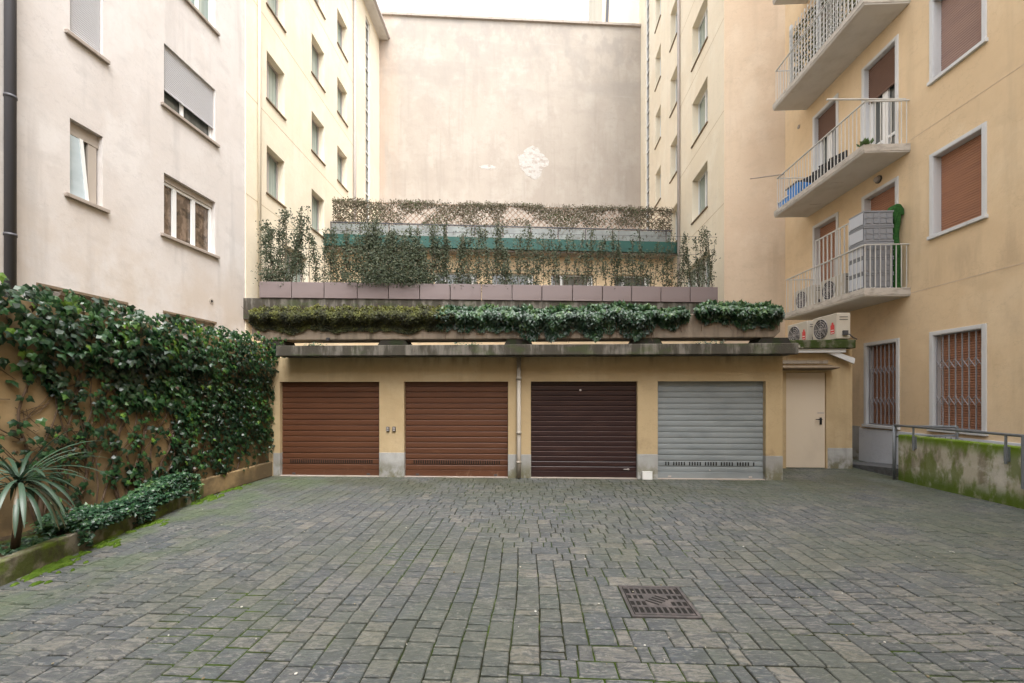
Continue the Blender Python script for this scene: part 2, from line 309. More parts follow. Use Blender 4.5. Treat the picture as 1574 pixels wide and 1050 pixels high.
def wall_mesh(L0, L1, H, holes, y0=0.0, thick=.5, reveal=.28, z0=0.0):
    """front sheet with rectangular holes + reveals, closed back, in wall-local coordinates"""
    mb = MB()
    xs = sorted(set([L0, L1] + [h[0] for h in holes] + [h[1] for h in holes]))
    zs = sorted(set([z0, H] + [h[2] for h in holes] + [h[3] for h in holes]))
    for i in range(len(xs) - 1):
        for j in range(len(zs) - 1):
            cx, cz = (xs[i] + xs[i + 1]) / 2, (zs[j] + zs[j + 1]) / 2
            if any(h[0] < cx < h[1] and h[2] < cz < h[3] for h in holes): continue
            mb.poly([(xs[i], y0, zs[j]), (xs[i + 1], y0, zs[j]), (xs[i + 1], y0, zs[j + 1]), (xs[i], y0, zs[j + 1])])
    for h in holes:
        a, b, c, d = h[:4]; r = y0 + (h[4] if len(h) > 4 else reveal)
        mb.poly([(a, y0, c), (a, y0, d), (a, r, d), (a, r, c)]); mb.poly([(b, y0, c), (b, r, c), (b, r, d), (b, y0, d)])
        mb.poly([(a, y0, d), (b, y0, d), (b, r, d), (a, r, d)]); mb.poly([(a, y0, c), (a, r, c), (b, r, c), (b, y0, c)])
    y1 = y0 + thick
    mb.poly([(L1, y1, z0), (L0, y1, z0), (L0, y1, H), (L1, y1, H)])
    mb.poly([(L0, y0, z0), (L0, y0, H), (L0, y1, H), (L0, y1, z0)]); mb.poly([(L1, y0, z0), (L1, y1, z0), (L1, y1, H), (L1, y0, H)])
    mb.poly([(L0, y0, H), (L1, y0, H), (L1, y1, H), (L0, y1, H)])
    return mb
def slats(mb, x0, x1, z0, z1, y, pitch, dep=.012, gap=.15):
    n = max(1, round((z1 - z0) / pitch)); p = (z1 - z0) / n
    for i in range(n):
        a = z0 + i * p
        pts = [(y, a), (y - dep * .8, a + p * .2), (y - dep, a + p * .5), (y - dep * .75, a + p * (1 - gap)), (y + .004, a + p * (1 - gap * .5)), (y + .004, a + p)]
        b = len(mb.v)
        for X in (x0, x1): mb.v += [(X, q[0], q[1]) for q in pts]
        k = len(pts)
        for j in range(k - 1): mb.face((b + j, b + k + j, b + k + j + 1, b + j + 1))
    return mb
def window(parent, x0, x1, z0, z1, y, frame_m, glass_m, mull=(.5,), fw=.055, sill=None, sill_z=0, name='window', shut=None, shut_to=0.0, shutm=None, bar=None):
    """window set back at depth y; frame mesh with pane / shutter / sill children"""
    mb = MB(); fd = .05
    mb.box(x0, x0 + fw, y, y + fd, z0, z1); mb.box(x1 - fw, x1, y, y + fd, z0, z1)
    mb.box(x0 + fw, x1 - fw, y, y + fd, z1 - fw, z1); mb.box(x0 + fw, x1 - fw, y, y + fd, z0, z0 + fw)
    for q in mull:
        c = x0 + (x1 - x0) * q; mb.box(c - fw * .8, c + fw * .8, y - .004, y + fd - .004, z0 + fw, z1 - fw)
    if bar:
        for q in bar:
            c = z0 + (z1 - z0) * q; mb.box(x0 + fw, x1 - fw, y + .002, y + fd - .01, c - fw * .45, c + fw * .45)
    wo_ = mb.build(name, frame_m, parent, bevel=.004)
    g = MB(); g.box(x0 + .01, x1 - .01, y + .055, y + .07, z0 + .01, z1 - .01); g.build('pane', glass_m, wo_)
    if sill:
        e = sill[1]; s_ = MB(); s_.box(x0 - e, x1 + e, -sill[2], y - .002, z0 - sill[0] + sill_z, z0 + sill_z - .001); s_.build('sill', sill[3], wo_, bevel=.006)
    if shut:
        h = MB(); slats(h, x0 + .012, x1 - .012, z0 + (z1 - z0) * shut_to + .03, z1, y - .05, shut); h.box(x0 + .01, x1 - .01, y - .07, y - .045, z0 + (z1 - z0) * shut_to, z0 + (z1 - z0) * shut_to + .035)
        h.box(x0 + .01, x1 - .01, y - .044, y - .04, z0 + (z1 - z0) * shut_to, z1)
        h.build('shutter', shutm, wo_)
    return wo_

# ============================================================ SETTING: walls frames
YG = G(800, 735).y                                   # garage front plane
def front(px0, px1, Y):                              # wall facing the camera at world Y
    def at(px):
        q = RT * ((px - CX) / F) + FW; d = Y / q.y; return Vector((q.x * d, Y, 0))
    return Wall(at(px0), at(px1))
WL = Wall(side(-140, 840, -9.44), side(378, 840, -9.44))
WYL = Wall(side(378, 805, -8.7), side(583, 805, -8.7))
WFA = Wall(side(583, 805, -8.7), side(985, 830, 6.35))
WYR = Wall(side(985, 830, 6.35), side(1113, 830, 6.35))
WR = Wall(side(1207, 815, 8.3), side(1900, 815, 8.3))
pc = side(1113, 830, 6.35); pr = side(1207, 815, 8.3)
WT = Wall(pc, pr)                                    # tan wall facing the camera
WG = front(413, 1203, YG)
WA = front(1203, 1310, P(1240, 720, CH * F / 113).y)  # annex wall with the flat door

# ------------------------------------------------------------ ground
gb = MB(); gb.box(-14, 14, -14, 40, -.6, -.03)
tag(gb.build('ground', M['joint']), kind='structure')
jm = MB(); XA, XB, YA, YB = -5.9, 9.4, .6, 12.2
nx, ny = 60, 50
jm.poly([(XA, YA, -.012), (XB, YA, -.012), (XB, YB, -.012), (XA, YB, -.012)])
tag(jm.build('joint_moss', M['joint']), kind='structure')
gc = (G(957, 900) + G(1044, 900) + G(968, 950) + G(1073, 950)) / 4
gx, gy = gc.x, gc.y; GH = .262
pv = MB()
def stone(x0, x1, y0, y1):
    if x1 < XA or x0 > XB or y1 < YA or y0 > YB: return
    g = .0042 + R.random() * .003; b = .006
    dz = R.uniform(-.002, .002); t = R.random(); tx = R.uniform(-.002, .002); ty = R.uniform(-.002, .002)
    i = len(pv.v); j = lambda: R.uniform(-.003, .003)
    g *= .8; h_ = g * 1.75
    cs = [(x0 + g, y0 + h_), (x1 - g, y0 + h_), (x1 - g, y1 - h_), (x0 + g, y1 - h_)]
    cx, cy = (x0 + x1) / 2, (y0 + y1) / 2
    o8 = []
    for k in range(4):
        a = cs[k]; n = cs[(k + 1) % 4]
        o8.append((a[0] + j(), a[1] + j())); o8.append(((a[0] + n[0]) / 2 + j(), (a[1] + n[1]) / 2 + j()))
    zt = lambda x, y: dz + (x - cx) * tx * 5 + (y - cy) * ty * 5
    for (x, y) in o8: pv.v.append((x, y, -.02))
    for (x, y) in o8: pv.v.append((x, y, zt(x, y) - .006))
    for (x, y) in o8:
        sx = b if x < cx - .01 else -b if x > cx + .01 else 0; sy = b if y < cy - .01 else -b if y > cy + .01 else 0
        pv.v.append((x + sx, y + sy, zt(x, y)))
    for r in (0, 8):
        for k in range(8):
            n = (k + 1) % 8; pv.face((i + r + k, i + r + n, i + r + 8 + n, i + r + 8 + k), t)
    pv.face(tuple(i + 16 + k for k in range(8)), t)
def run(a, b, fn):
    x = a
    while x < b - .01:
        l = R.choice([.085, .10, .12, .13, .15, .17, .17, .20, .23, .27]) * R.uniform(.95, 1.05)
        if b - x - l < .09: l = b - x
        fn(x, x + l); x += l
r = GH
while r < 9.5:
    wd = R.uniform(.158, .195)
    if r < 7.2:
        run(gy - r, gy + r, lambda a, b: stone(gx - r - wd, gx - r, a, b))
        run(gy - r, gy + r, lambda a, b: stone(gx + r, gx + r + wd, a, b))
    run(gx - r - wd, gx + r + wd, lambda a, b: stone(a, b, gy + r, gy + r + wd))
    if r < 4: run(gx - r - wd, gx + r + wd, lambda a, b: stone(a, b, gy - r - wd, gy - r))
    r += wd
def warp(v):
    x, y, z = v; k_ = min(1, max(0, (max(abs(x - gx), abs(y - gy)) - .3) / .8))
    return (x + k_ * (.035 * mnoise.noise((x * .7, y * .7, 1)) + .004 * mnoise.noise((x * 3, y * 3, 5))), y + k_ * (.035 * mnoise.noise((x * .7, y * .7, 9)) + .004 * mnoise.noise((x * 3, y * 3, 15))), z + k_ * .010 * mnoise.noise((x * .8, y * .8, 21)))
pv.v = [warp(v) for v in pv.v]
tag(pv.build('paving', M['stone']), kind='structure')

# ------------------------------------------------------------ left pale building
bl = frame_thing('apartment_building', WL, 'pale pinkish plaster building with taupe sills rising behind the ivy wall on the left', 'building')
zs0 = 5.62
def opn(w_, pa, pb): return (w_.S(pa), w_.S(pb))
c1 = opn(WL, 107.5, 158); c2 = opn(WL, 252, 331); c0 = opn(WL, 58.6, 194)
holes = []
for k in range(6):
    z = zs0 + 3.2 * k
    holes += [(c1[0], c1[1], z, z + 1.52, .17), (c2[0], c2[1], z, z + 1.52, .17)]
holes += [(c0[0], c0[1], 2.0, 3.68, .17), (c2[0], c2[1], 2.0, 3.68, .17)]
wall_mesh(WL.S(-140) - 12, WL.L, 24, holes).build('wall', M['pale'], bl)
SL = (.075, .10, .07, M['sill'])
for k in range(6):
    z = zs0 + 3.2 * k
    if k == 0:
        # tilted casement with milky glass, fixed box above
        f = MB(); a, b = c1
        f.box(a, b, .10, .16, z + 1.26, z + 1.52); f.box(a + .0, a + .05, .12, .17, z, z + 1.26); f.box(b - .2, b - .03, .11, .17, z, z + 1.26)
        wn = f.build('window', M['jamb'], bl, bevel=.004)
        g = MB(); g.box(a + .01, b - .01, .175, .19, z + .01, z + 1.26); g.build('pane', M['gl_dark'], wn)
        s = MB(); s.prism([(a + .02, z + .02), (b - .22, z + .02), (b - .34, z + 1.25), (a + .02, z + 1.25)], 1, .10, .115); s.build('pane', M['gl_milk'], wn)
        s = MB(); s.prism([(b - .25, z + .01), (b - .20, z + .01), (b - .32, z + 1.26), (b - .38, z + 1.26)], 1, .075, .125); s.build('casement', M['white'], wn)
        s = MB(); s.box(a - .1, b + .1, -.07, .098, z - .075, z - .001); s.build('sill', M['sill'], wn, bevel=.006)
    else:
        window(bl, *c1, z, z + 1.52, .12, M['white'], M['gl_dark'], (), sill=SL, shut=.045, shut_to=0, shutm=M['shut_grey'])
    if k == 0:
        wn = window(bl, *c2, z, z + 1.36, .12, M['white'], M['gl_brown'], (.26, .62), fw=.07, sill=SL)
        s = MB(); s.box(c2[0], c2[1], .09, .168, z + 1.361, z + 1.519); s.build('shutter_box', M['jamb'], wn)
    elif k == 1: window(bl, *c2, z, z + 1.52, .12, M['white'], M['gl_dark'], (.4,), sill=SL, shut=.045, shut_to=.27, shutm=M['shut_grey'])
    else: window(bl, *c2, z, z + 1.52, .12, M['white'], M['gl_green'], (.35, .7), sill=SL, shut=.045 if k == 3 else None, shut_to=.6, shutm=M['shut_grey'])
for c in (c0, c2):
    window(bl, c[0], c[1], 2.0, 3.68, .12, M['jamb'], M['gl_dark'], (.33, .66), fw=.07, shut=.05, shut_to=.55, shutm=M['sill'])
# dark window-head strip over the lower openings
for c in (c0, c2):
    s = MB(); s.box(c[0] - .03, c[1] + .03, -.02, -.002, 3.68, 3.73); s.build('lintel_strip', M['sill_brown'], bl)
pm = MB(); xs = WL.S(15, -.12); pm.tube([(xs, -.13, 0), (xs, -.13, 24)], .075, 12)
for z in (2, 4.4, 6.8, 9.2): pm.tube([(xs, -.13, z), (xs, -.13, z + .05)], .085, 12)
pm.build('downpipe', M['pipe_dk'], bl, smooth=True)
vt = MB(); vx_, vz = WL.S(325), WL.Z(325, 463)
vt.tube([(vx_, .01, vz), (vx_, -.012, vz)], .075, 14); vt.build('vent', M['jamb'], bl)
vt = MB(); vt.tube([(vx_, -.010, vz), (vx_, -.016, vz)], .035, 10); vt.build('vent_hole', M['dark'], bl)

# ------------------------------------------------------------ left cream building
by = frame_thing('apartment_building', WYL, 'tall cream yellow building with three window columns left of the blank end wall', 'building')
cols = [opn(WYL, 410, 437.5), opn(WYL, 479, 498.5), opn(WYL, 518.5, 533.5)]
cd = opn(WYL, 437, 473)
holes = [(c[0], c[1], 8.5 + 3.2 * k, 10.12 + 3.2 * k, .3) for c in cols for k in range(5)]
holes.append((cd[0], cd[1], 4.75, 7.15, .3))
st = opn(WYL, 562, 569); holes.append((st[0], st[1], 5.5, 22.6, .12))
wall_mesh(0, WYL.L + .6, 24.0, holes).build('wall', M['cream'], by)
for c in cols:
    for k in range(5):
        z = 8.5 + 3.2 * k
        window(by, c[0], c[1], z, z + 1.62, .24, M['pipe_lt'], M['gl_green'], (.42,), fw=.05, sill=(.05, .05, .05, M['sill_brown']))
window(by, cd[0], cd[1], 4.75, 7.15, .24, M['pipe_lt'], M['gl_green'], (.5,), fw=.05)
window(by, st[0], st[1], 5.5, 22.6, .07, M['white'], M['gl_dark'], (), fw=.05, bar=[(i + .5) / 22 for i in range(22)], name='stair_window')
jl = MB()
for k in range(6):
    z = 7.95 + 3.2 * k; jl = MB(); jl.box(0, WYL.L - 3.9, -.003, .002, z, z + .018); jl.build('score_line', M['cream_dk'], by)
pm = MB(); xs = WYL.S(545.5, -.1); pm.tube([(xs, -.1, 4), (xs, -.1, 23.2)], .07, 10); pm.build('downpipe', M['pipe_lt'], by, smooth=True)
pm = MB(); xs = WYL.S(399, -.08); pm.tube([(xs, -.08, 4), (xs, -.08, 24)], .05, 10); pm.build('downpipe', M['cream'], by, smooth=True)
ev = MB(); ev.box(-1, WYL.L + .1, -.52, -.001, 23.05, 23.2); ev.build('eaves', M['soffit'], by)
ev = MB(); ev.prism([(-.52, 23.1), (-.64, 23.14), (-.64, 23.26), (-.52, 23.26)], 0, -1, WYL.L + .1); ev.build('gutter', M['pipe_lt'], by)

# ------------------------------------------------------------ right cream building (+ tan return wall)
br = frame_thing('apartment_building', WYR, 'cream building with a tan corner wall, right of the blank end wall', 'building')
cols = [opn(WYR, 1064, 1087.5), opn(WYR, 1030.5, 1041), opn(WYR, 1007.5, 1015.7)]
cd = opn(WYR, 1049, 1091)
holes = [(c[0], c[1], 8.8 + 3.2 * k, 10.55 + 3.2 * k, .3) for c in cols for k in range(6)]
holes.append((cd[0], cd[1], 4.75, 7.08, .3))
st = opn(WYR, 992, 998); holes.append((st[0], st[1], 5.5, 26, .12))
wall_mesh(-.4, WYR.L, 29, holes).build('wall', M['cream'], br)
for c in cols:
    for k in range(6):
        z = 8.8 + 3.2 * k
        window(br, c[0], c[1], z, z + 1.75, .24, M['white'], M['gl_green'], (.5,), fw=.06, sill=(.05, .05, .05, M['sill_brown']))
window(br, cd[0], cd[1], 4.75, 7.08, .24, M['white'], M['gl_green'], (.33, .66), fw=.06)
window(br, st[0], st[1], 5.5, 26, .07, M['white'], M['gl_dark'], (), fw=.05, bar=[(i + .5) / 26 for i in range(26)], name='stair_window')
jl = MB()
for k in range(7):
    z = 8.25 + 3.2 * k; jl = MB(); jl.box(WYR.S(1043), WYR.L - .01, -.003, .002, z, z + .018); jl.build('score_line', M['cream_dk'], br)
pm = MB(); xs = WYR.S(1043, -.08); pm.tube([(xs, -.08, 4), (xs, -.08, 29)], .06, 10); pm.build('downpipe', M['pipe_lt'], br, smooth=True)
d0 = math.atan2(WT.t.y, WT.t.x) - WYR.rot
ret = wall_mesh(.0, WT.L + .6, 29, [], thick=.5).build('return_wall', M['tan'], br)
ret.matrix_parent_inverse = Matrix.Identity(4)
ret.location = (WYR.L, 0.001, 0); ret.rotation_euler = (0, 0, d0)

# ------------------------------------------------------------ blank end wall
bf = frame_thing('end_wall', WFA, 'blank weathered end wall of bare beige render closing the courtyard', 'wall')
zt0 = WFA.Z(590, 24); zt1 = WFA.Z(980, 42)
e = MB(); e.prism([(0, 0), (WFA.L, 0), (WFA.L, zt1), (0, zt0)], 1, 0, .5); e.build('wall', M['fire'], bf)
e = MB(); e.prism([(0, zt0 + .001), (WFA.L, zt1 + .001), (WFA.L, zt1 + .14), (0, zt0 + .14)], 1, -.12, .6); e.build('coping', M['sill'], bf)
def blob(mb, cx, cz, rx, rz, y, seed, th=.01, n=40):
    pts = []
    for i in range(n):
        a = 2 * math.pi * i / n; k = 1 + .32 * mnoise.noise((math.cos(a) * 2.2 + seed, math.sin(a) * 2.2, seed)) + .10 * mnoise.noise((math.cos(a) * 8 + seed, math.sin(a) * 8, seed)); sup = .86 + .14 * abs(math.cos(2 * a)) 
        pts.append((cx + rx * k * sup * math.cos(a), cz + rz * k * sup * math.sin(a)))
    mb.prism(pts, 1, y - th, y + .001)
e = MB(); blob(e, WFA.S(819), WFA.Z(819, 250), .98, .92, 0, 3.3, .008); e.build('plaster_patch', M['patch'], bf)
e = MB(); blob(e, WFA.S(750), WFA.Z(750, 257), .50, .15, 0, 8.1, .006); e.build('plaster_patch', M['patch'], bf)
for (a, b) in ((790, 20), (672, 22)):
    pass
# distant building over the end wall
WD = Wall(P(926, HY, 27.6), P(1000, HY, 27.6))
bd = frame_thing('apartment_building', WD, 'sliver of pale yellow building showing above the right end of the blank wall', 'building')
e = MB(); e.box(0, 4, 0, 5, 0, 36); e.build('wall', M['cream'], bd)
e = MB(); e.tube([(.0, -.12, 20), (.42, -.12, 29)], .09, 8); e.build('downpipe', M['pipe_dk'], bd)

# ------------------------------------------------------------ upper terrace building
A_ = side(497, 805, -8.7); B_ = side(1043, 830, 6.35)
WU = Wall(A_, B_)
bu = frame_thing('terrace_building', WU, 'low ochre terrace building with a green edge band between the two cream buildings', 'building')
zb1 = WU.Z(700, 364); zb0 = WU.Z(700, 381)
wy = .8
hl = []
for (a, b) in ((668, 733), (756, 820), (847, 912), (945, 1000), (560, 625)):
    hl.append((WU.S(a, wy), WU.S(b, wy), 4.75, 7.32, .2))
wm = wall_mesh(-.6, WU.L + .6, zb0 - .05, hl, y0=wy, thick=.5); wm.build('wall', M['ochre'], bu)
for h in hl:
    window(bu, h[0], h[1], h[2], h[3], wy + .14, M['white'], M['gl_dark'], (.25, .9) if h[0] > 4 else (.5,), fw=.07)
e = MB(); e.box(0, WU.L, 0, .14, zb0, zb1); e.build('edge_band', M['green'], bu)
e = MB(); e.box(-.6, WU.L + .6, .141, 9.2, zb0 - .05, zb1 - .08); e.build('terrace_slab', M['terrace'], bu)
# railing with frosted panels
rl = frame_thing('terrace_railing', WU, 'row of frosted grey balustrade panels standing on the green edge band', 'railing')
zr = WU.Z(700, 345)
x = .3; pg = MB(); po = MB()
while x < WU.L - .4:
    x2 = min(x + 1.25, WU.L - .3)
    e = MB(); e.box(x + .04, x2 - .04, .06, .075, zb1 + .03, zr - .06); e.build('panel', M['frost'], rl)
    e = MB(); e.box(x - .02, x + .02, .045, .095, zb1, zr + .01); e.build('post', M['pipe_dk'], rl)
    x = x2
e = MB(); e.box(.28, WU.L - .28, .04, .10, zr - .03, zr + .012); e.build('top_rail', M['pipe_dk'], rl)
# lattice screen with dry climber
tr = frame_thing('lattice_screen', WU, 'long diamond lattice screen overgrown with dry thin climber above the green band', 'trellis')
x0, x1 = WU.S(510), WU.S(1035); z0, z1 = zr - .15, WU.Z(770, 314)
lt = MB(); hgt = z1 - z0; sp_ = .26; yb = .16
q = x0 - hgt
while q < x1:
    a0 = max(q, x0); a1 = min(q + hgt, x1)
    if a1 - a0 > .05:
        lt.tube([(a0, yb, z0 + (a0 - q)), (a1, yb, z0 + (a1 - q))], .014, 4)
        lt.tube([(a0, yb + .02, z1 - (a0 - q)), (a1, yb + .02, z1 - (a1 - q))], .014, 4)
    q += sp_
for z in (z0, z1 - .02): lt.box(x0, x1, yb + .03, yb + .06, z, z + .03)
lt.build('lattice', M['bamboo'], tr)
lf = MB(); 
for i in range(31000):
    x = R.uniform(x0, x1); z = z0 + (1 - R.random() ** 1.5 * 1.02) * (hgt * 1.04 + .25) - .25 + R.gauss(0, .05)
    dn = mnoise.noise((x * .9, z * 1.7, 4)) + .25 * mnoise.noise((x * 4, z * 4, 9))
    edge = .45 * max(0, 1 - (x - x0) / 2.2) 
    if dn + edge < -.22 + .35 * R.random() - .12 * ((z - z0) / hgt): continue
    y = yb + R.gauss(-.03, .07)
    lf.leaf(Vector((x, y, z)), Vector((R.gauss(0, 1), R.gauss(0, .6), R.gauss(-.2, 1))), Vector((R.gauss(0, .5), -1, R.gauss(0, .5))), R.uniform(.04, .075), min(1, max(0, .5 + dn * .6 + R.gauss(0, .22))), 'oval')
for i in range(420):
    x = R.uniform(x0, x1); zt = z1 + R.random() ** 2 * .22
    lf.tube([(x, yb, z1 - .3), (x + R.gauss(0, .06), yb, zt)], .005, 3, tone=.6)
lf.build('foliage', M['dry'], tr)

# ------------------------------------------------------------ lower terrace: wall, slab edge, planters
A_ = side(372, 840, -9.44); B_ = side(1113, 830, 6.35); 
PA = P(398, HY, 13.15); PB = P(1104, HY, 13.85)
WP = Wall(PA, PB)
bt = frame_thing('retaining_wall', WP, 'ochre retaining wall with dirty concrete edge carrying the row of planter boxes', 'wall')
e = wall_mesh(-.9, WP.L + .25, 3.98, [], y0=.35, thick=.5); e.build('wall', M['ochre'], bt)
zp1 = WP.Z(750, 437); zp0 = WP.Z(750, 461)
e = MB(); e.box(-.95, WP.L + .12, .04, 5.4, 4.0, zp0 - .01); e.build('concrete_edge', M['concrete'], bt, bevel=.01)
pxs = [398, 448, 498, 549, 597, 645, 692, 740, 787, 833, 880, 926, 971, 1016, 1061, 1104]
ords = ['leftmost', 'second', 'third', 'fourth', 'fifth', 'sixth', 'seventh', 'eighth', 'ninth', 'tenth', 'eleventh', 'twelfth', 'thirteenth', 'fourteenth', 'rightmost']
def ordn(i, s='from the left'): return ords[i] if i in (0, 14) else ords[i] + ' ' + s
for i in range(15):
    a, b = WP.S(pxs[i]) + .012, WP.S(pxs[i + 1]) - .012; wd = b - a
    p = WP.w(a, 0, zp0)
    t = thing('planter_box', ('leftmost' if i == 0 else 'rightmost' if i == 14 else ords[i]) + ' mauve brown metal planter box' + ('' if i in (0, 14) else ' counted from the left') + ' on the terrace edge', 'planter', p, WP.rot, 'planter boxes along the terrace edge')
    h = zp1 - zp0 - (.004 if i % 2 else 0)
    e = MB(); e.box(0, wd, 0, .02, 0, h); e.box(0, wd, .40, .42, 0, h); e.box(0, .02, .02, .40, 0, h); e.box(wd - .02, wd, .02, .40, 0, h); e.box(.02, wd - .02, .02, .40, 0, .03)
    e.build('box', M['planter'], t, bevel=.006)
    e = MB(); e.box(.021, wd - .021, .021, .399, .03, h - .05); e.build('soil', M['soil'], t)
# plants in the planters: (stems, top pixel row, leafiness)
spec = [(5, 322, 1500), (4, 316, 520), (4, 345, 640), (6, 335, 2100), (6, 350, 2000), (5, 338, 1100), (4, 345, 650), (5, 338, 850), (5, 345, 800),
        (4, 352, 480), (4, 348, 520), (4, 350, 620), (4, 352, 520), (4, 358, 430), (5, 345, 620)]
for i in range(15):
    ns, ty, nl = spec[i]; ns = ns + 3; nl = int(nl * (1.9 if i < 7 else 1.35))
    a, b = WP.S(pxs[i]) + .05, WP.S(pxs[i + 1]) - .05
    dense = i in (3, 4)
    kind = 'dense bushy climber' if dense else 'leafy upright climber' if i in (0, 5) else 'thin straggly climber'
    t = thing('climbing_plant', kind + ' growing from the ' + ('leftmost planter box' if i == 0 else 'rightmost planter box' if i == 14 else ords[i] + ' planter box from the left'), 'climber', WP.w(a, .2, zp1 - .08), WP.rot, 'climbers in the planter boxes')
    wd = b - a; H = WP.Z((pxs[i] + pxs[i + 1]) / 2, ty) - zp1 + .1
    sm = MB(); lm = MB()
    for k in range(ns):
        x = wd * (k + .5 + R.uniform(-.35, .35)) / ns; h = H * (1.02 if k == ns // 2 else R.uniform(.6, 1.0))
        pts = []; xx, yy = x, R.uniform(-.05, .05); lean = R.uniform(-.13, .13)
        for j in range(9):
            pts.append((xx + lean * h * (j / 8), yy, h * j / 8)); xx += R.gauss(0, .02); yy += R.gauss(0, .02)
        sm = MB(); sm.tube(pts, .011, 5, r1=.004); sm.build('stem', M['stem'], t); sm = MB()
        if False: sm.tube([(q_[0] + R.gauss(.0, .03) + .05, q_[1], q_[2] * .9) for q_ in pts], .006, 4, r1=.003)
        n = int(nl * 2.5 / ns); rad = .19 if dense else (.12 if nl > 1000 else .085)
        bare = R.random() * .2
        for m_ in range(n):
            u = R.random(); u = u if not dense else u ** 1.2
            if not dense and mnoise.noise((u * 7 + i * 3.1, k * 5.3, 1.1)) < -.22: continue
            if u < bare and nl < 1000: continue
            f_ = u * 8; j = min(7, int(f_)); f_ -= j
            p = Vector(pts[j]).lerp(Vector(pts[j + 1]), f_)
            rr = rad * (1.05 - .45 * u) * (1.7 if dense and u < .7 else 1) * (.35 + 1.5 * abs(mnoise.noise((u * 5 + k * 3.3, i * 2.7, 4.4)))  * 1.6)
            p += Vector((R.gauss(0, rr), R.gauss(0, rr * .8), R.gauss(0, .05)))
            lm.leaf(p, Vector((R.gauss(0, 1), R.gauss(-.2, .7), R.gauss(-.3, .8))), Vector((R.gauss(0, .5), -1, R.gauss(.4, .5))), R.uniform(.045, .085), min(1, max(0, R.gauss(.42, .24))), 'slim')
    lm.build('foliage', M['climb'], t)
# support wires behind climbers
sw = frame_thing('support_wires', WP, 'thin horizontal wires holding the climbers above the planter boxes', 'wire')
e = MB()
for z in (zp1 + .55, zp1 + 1.15, zp1 + 1.75): e.tube([(-.1, .3, z), (WP.L + .1, .3, z)], .006, 4)
e.build('wire', M['pipe_dk'], sw)

# ------------------------------------------------------------ garage block
gk = frame_thing('garage_block', WG, 'low ochre garage block with four roller doors under a stained concrete roof', 'garage')
zl = CH + (HY - 586) / F * (YG * 1.0)
doors = [(430, 583), (621, 781), (816, 980), (1011, 1177)]
zl = 1.915
hl = [(WG.S(a), WG.S(b), -.01, zl, .14) for (a, b) in doors]
ZF0 = 2.40; ZF1 = 2.60
wall_mesh(-.0, WG.L, ZF0 - .001, hl, thick=3.2, z0=-.01).build('wall', M['garage_wall'], gk, bevel=.004)
pl = MB(); piers = [(0.0, hl[0][0]), (hl[0][1], hl[1][0]), (hl[1][1], hl[2][0]), (hl[2][1], hl[3][0]), (hl[3][1], WG.L)]
for i, (a, b) in enumerate(piers):
    e = MB(); e.box(a + (.10 if i == 0 else 0) - .003, b + .003, -.004, .12, -.01, .47 + (.02 if i % 2 else 0)); e.build('plinth', M['plinth'], gk, bevel=.005)
dm = [M['door_brown'], M['door_brown'], M['door_dark'], M['door_grey']]
for i, h in enumerate(hl):
    a, b = h[0] + .003, h[1] - .003; y = .10
    e = MB(); n = 16 if i != 2 else 18; z = .13; pit = (zl + .02 - z) / n
    for k in range(n):
        q = z + k * pit
        pts = [(y - .004, q), (y - .011, q + pit * .06), (y - .013, q + pit * .3), (y - .012, q + pit * .84), (y - .007, q + pit * .90), (y + .008, q + pit * .92), (y + .008, q + pit)]
        if i == 3: pts = [(y - .006, q), (y - .010, q + pit * .12), (y - .012, q + pit * .42), (y - .010, q + pit * .80), (y - .006, q + pit * .90), (y + .004, q + pit * .92), (y + .004, q + pit)]
        bb = len(e.v); kk = len(pts)
        for X in (a, b): e.v += [(X, p_[0], p_[1]) for p_ in pts]
        for j in range(kk - 1): e.face((bb + j, bb + kk + j, bb + kk + j + 1, bb + j + 1))
    dr = e.build('garage_door', dm[i], gk); dr['label'] = ['brown roller door with vent slots, leftmost', 'brown roller door with vent slots beside the downpipe', 'dark maroon roller door', 'galvanised grey roller door with vent slots'][i]
    e = MB(); e.box(a, b, y - .022, y + .03, .012, .128); e.build('bottom_bar', dm[i], dr, bevel=.004)
    e = MB(); e.box(a - .02, b + .02, y + .035, y + .05, 0, zl + .02); e.build('backing', M['dark'], dr)
    if i == 2:
        e = MB()
        for k in range(2, n): e.box(a + .01, b - .01, y - .018, y - .012, z + k * pit + pit * .80, z + k * pit + pit * .88)
        e.build('slat_edge', M['door_dark_line'], dr)
    if i != 2:
        e = MB(); nn = 38 if i < 2 else 34; zz = z + pit * 1.15
        for k in range(nn):
            xx = a + .18 + (b - a - .36) * k / (nn - 1)
            if i == 3 and k % 6 in (2,): continue
            e.box(xx - .012, xx + .012, y - .0175, y - .008, zz, zz + .07)
        e.build('vent_slots', M['dark'], dr)
    e = MB(); hx = b - .16 if i == 2 else (a + b) / 2
    if i == 2: e.box(hx - .09, hx + .02, y - .035, y - .015, .17, .185); e.tube([(hx + .0, y - .01, .178), (hx + .0, y - .03, .178)], .018, 8)
    else: e.box(b - .28, b - .22, y - .035, y - .02, .03, .06); e.box(a + .22, a + .28, y - .035, y - .02, .03, .06)
    if i == 3: e.tube([(hx, y - .01, .17), (hx, y - .03, .17)], .014, 8)
    e.build('handle', M['pipe_lt'] if i >= 2 else M['grey_dk'], dr)
    if i == 2:
        e = MB(); e.tube([(a + .98, y - .01, zl - .17), (a + .98, y - .025, zl - .17)], .022, 10); e.build('lock', M['pipe_lt'], dr)
    e = MB(); e.box(h[0] - .02, h[1] + .02, .0, .20, -.01, .012); e.build('threshold', M['sill'], dr)
# roof slab
yf = -.42
rs0 = WG.S(424, yf); rs1 = WG.S(1228, yf)
e = MB(); e.box(rs0, rs1, yf, 5.2, ZF0, ZF1); e.build('roof', M['concrete'], gk, bevel=.012)
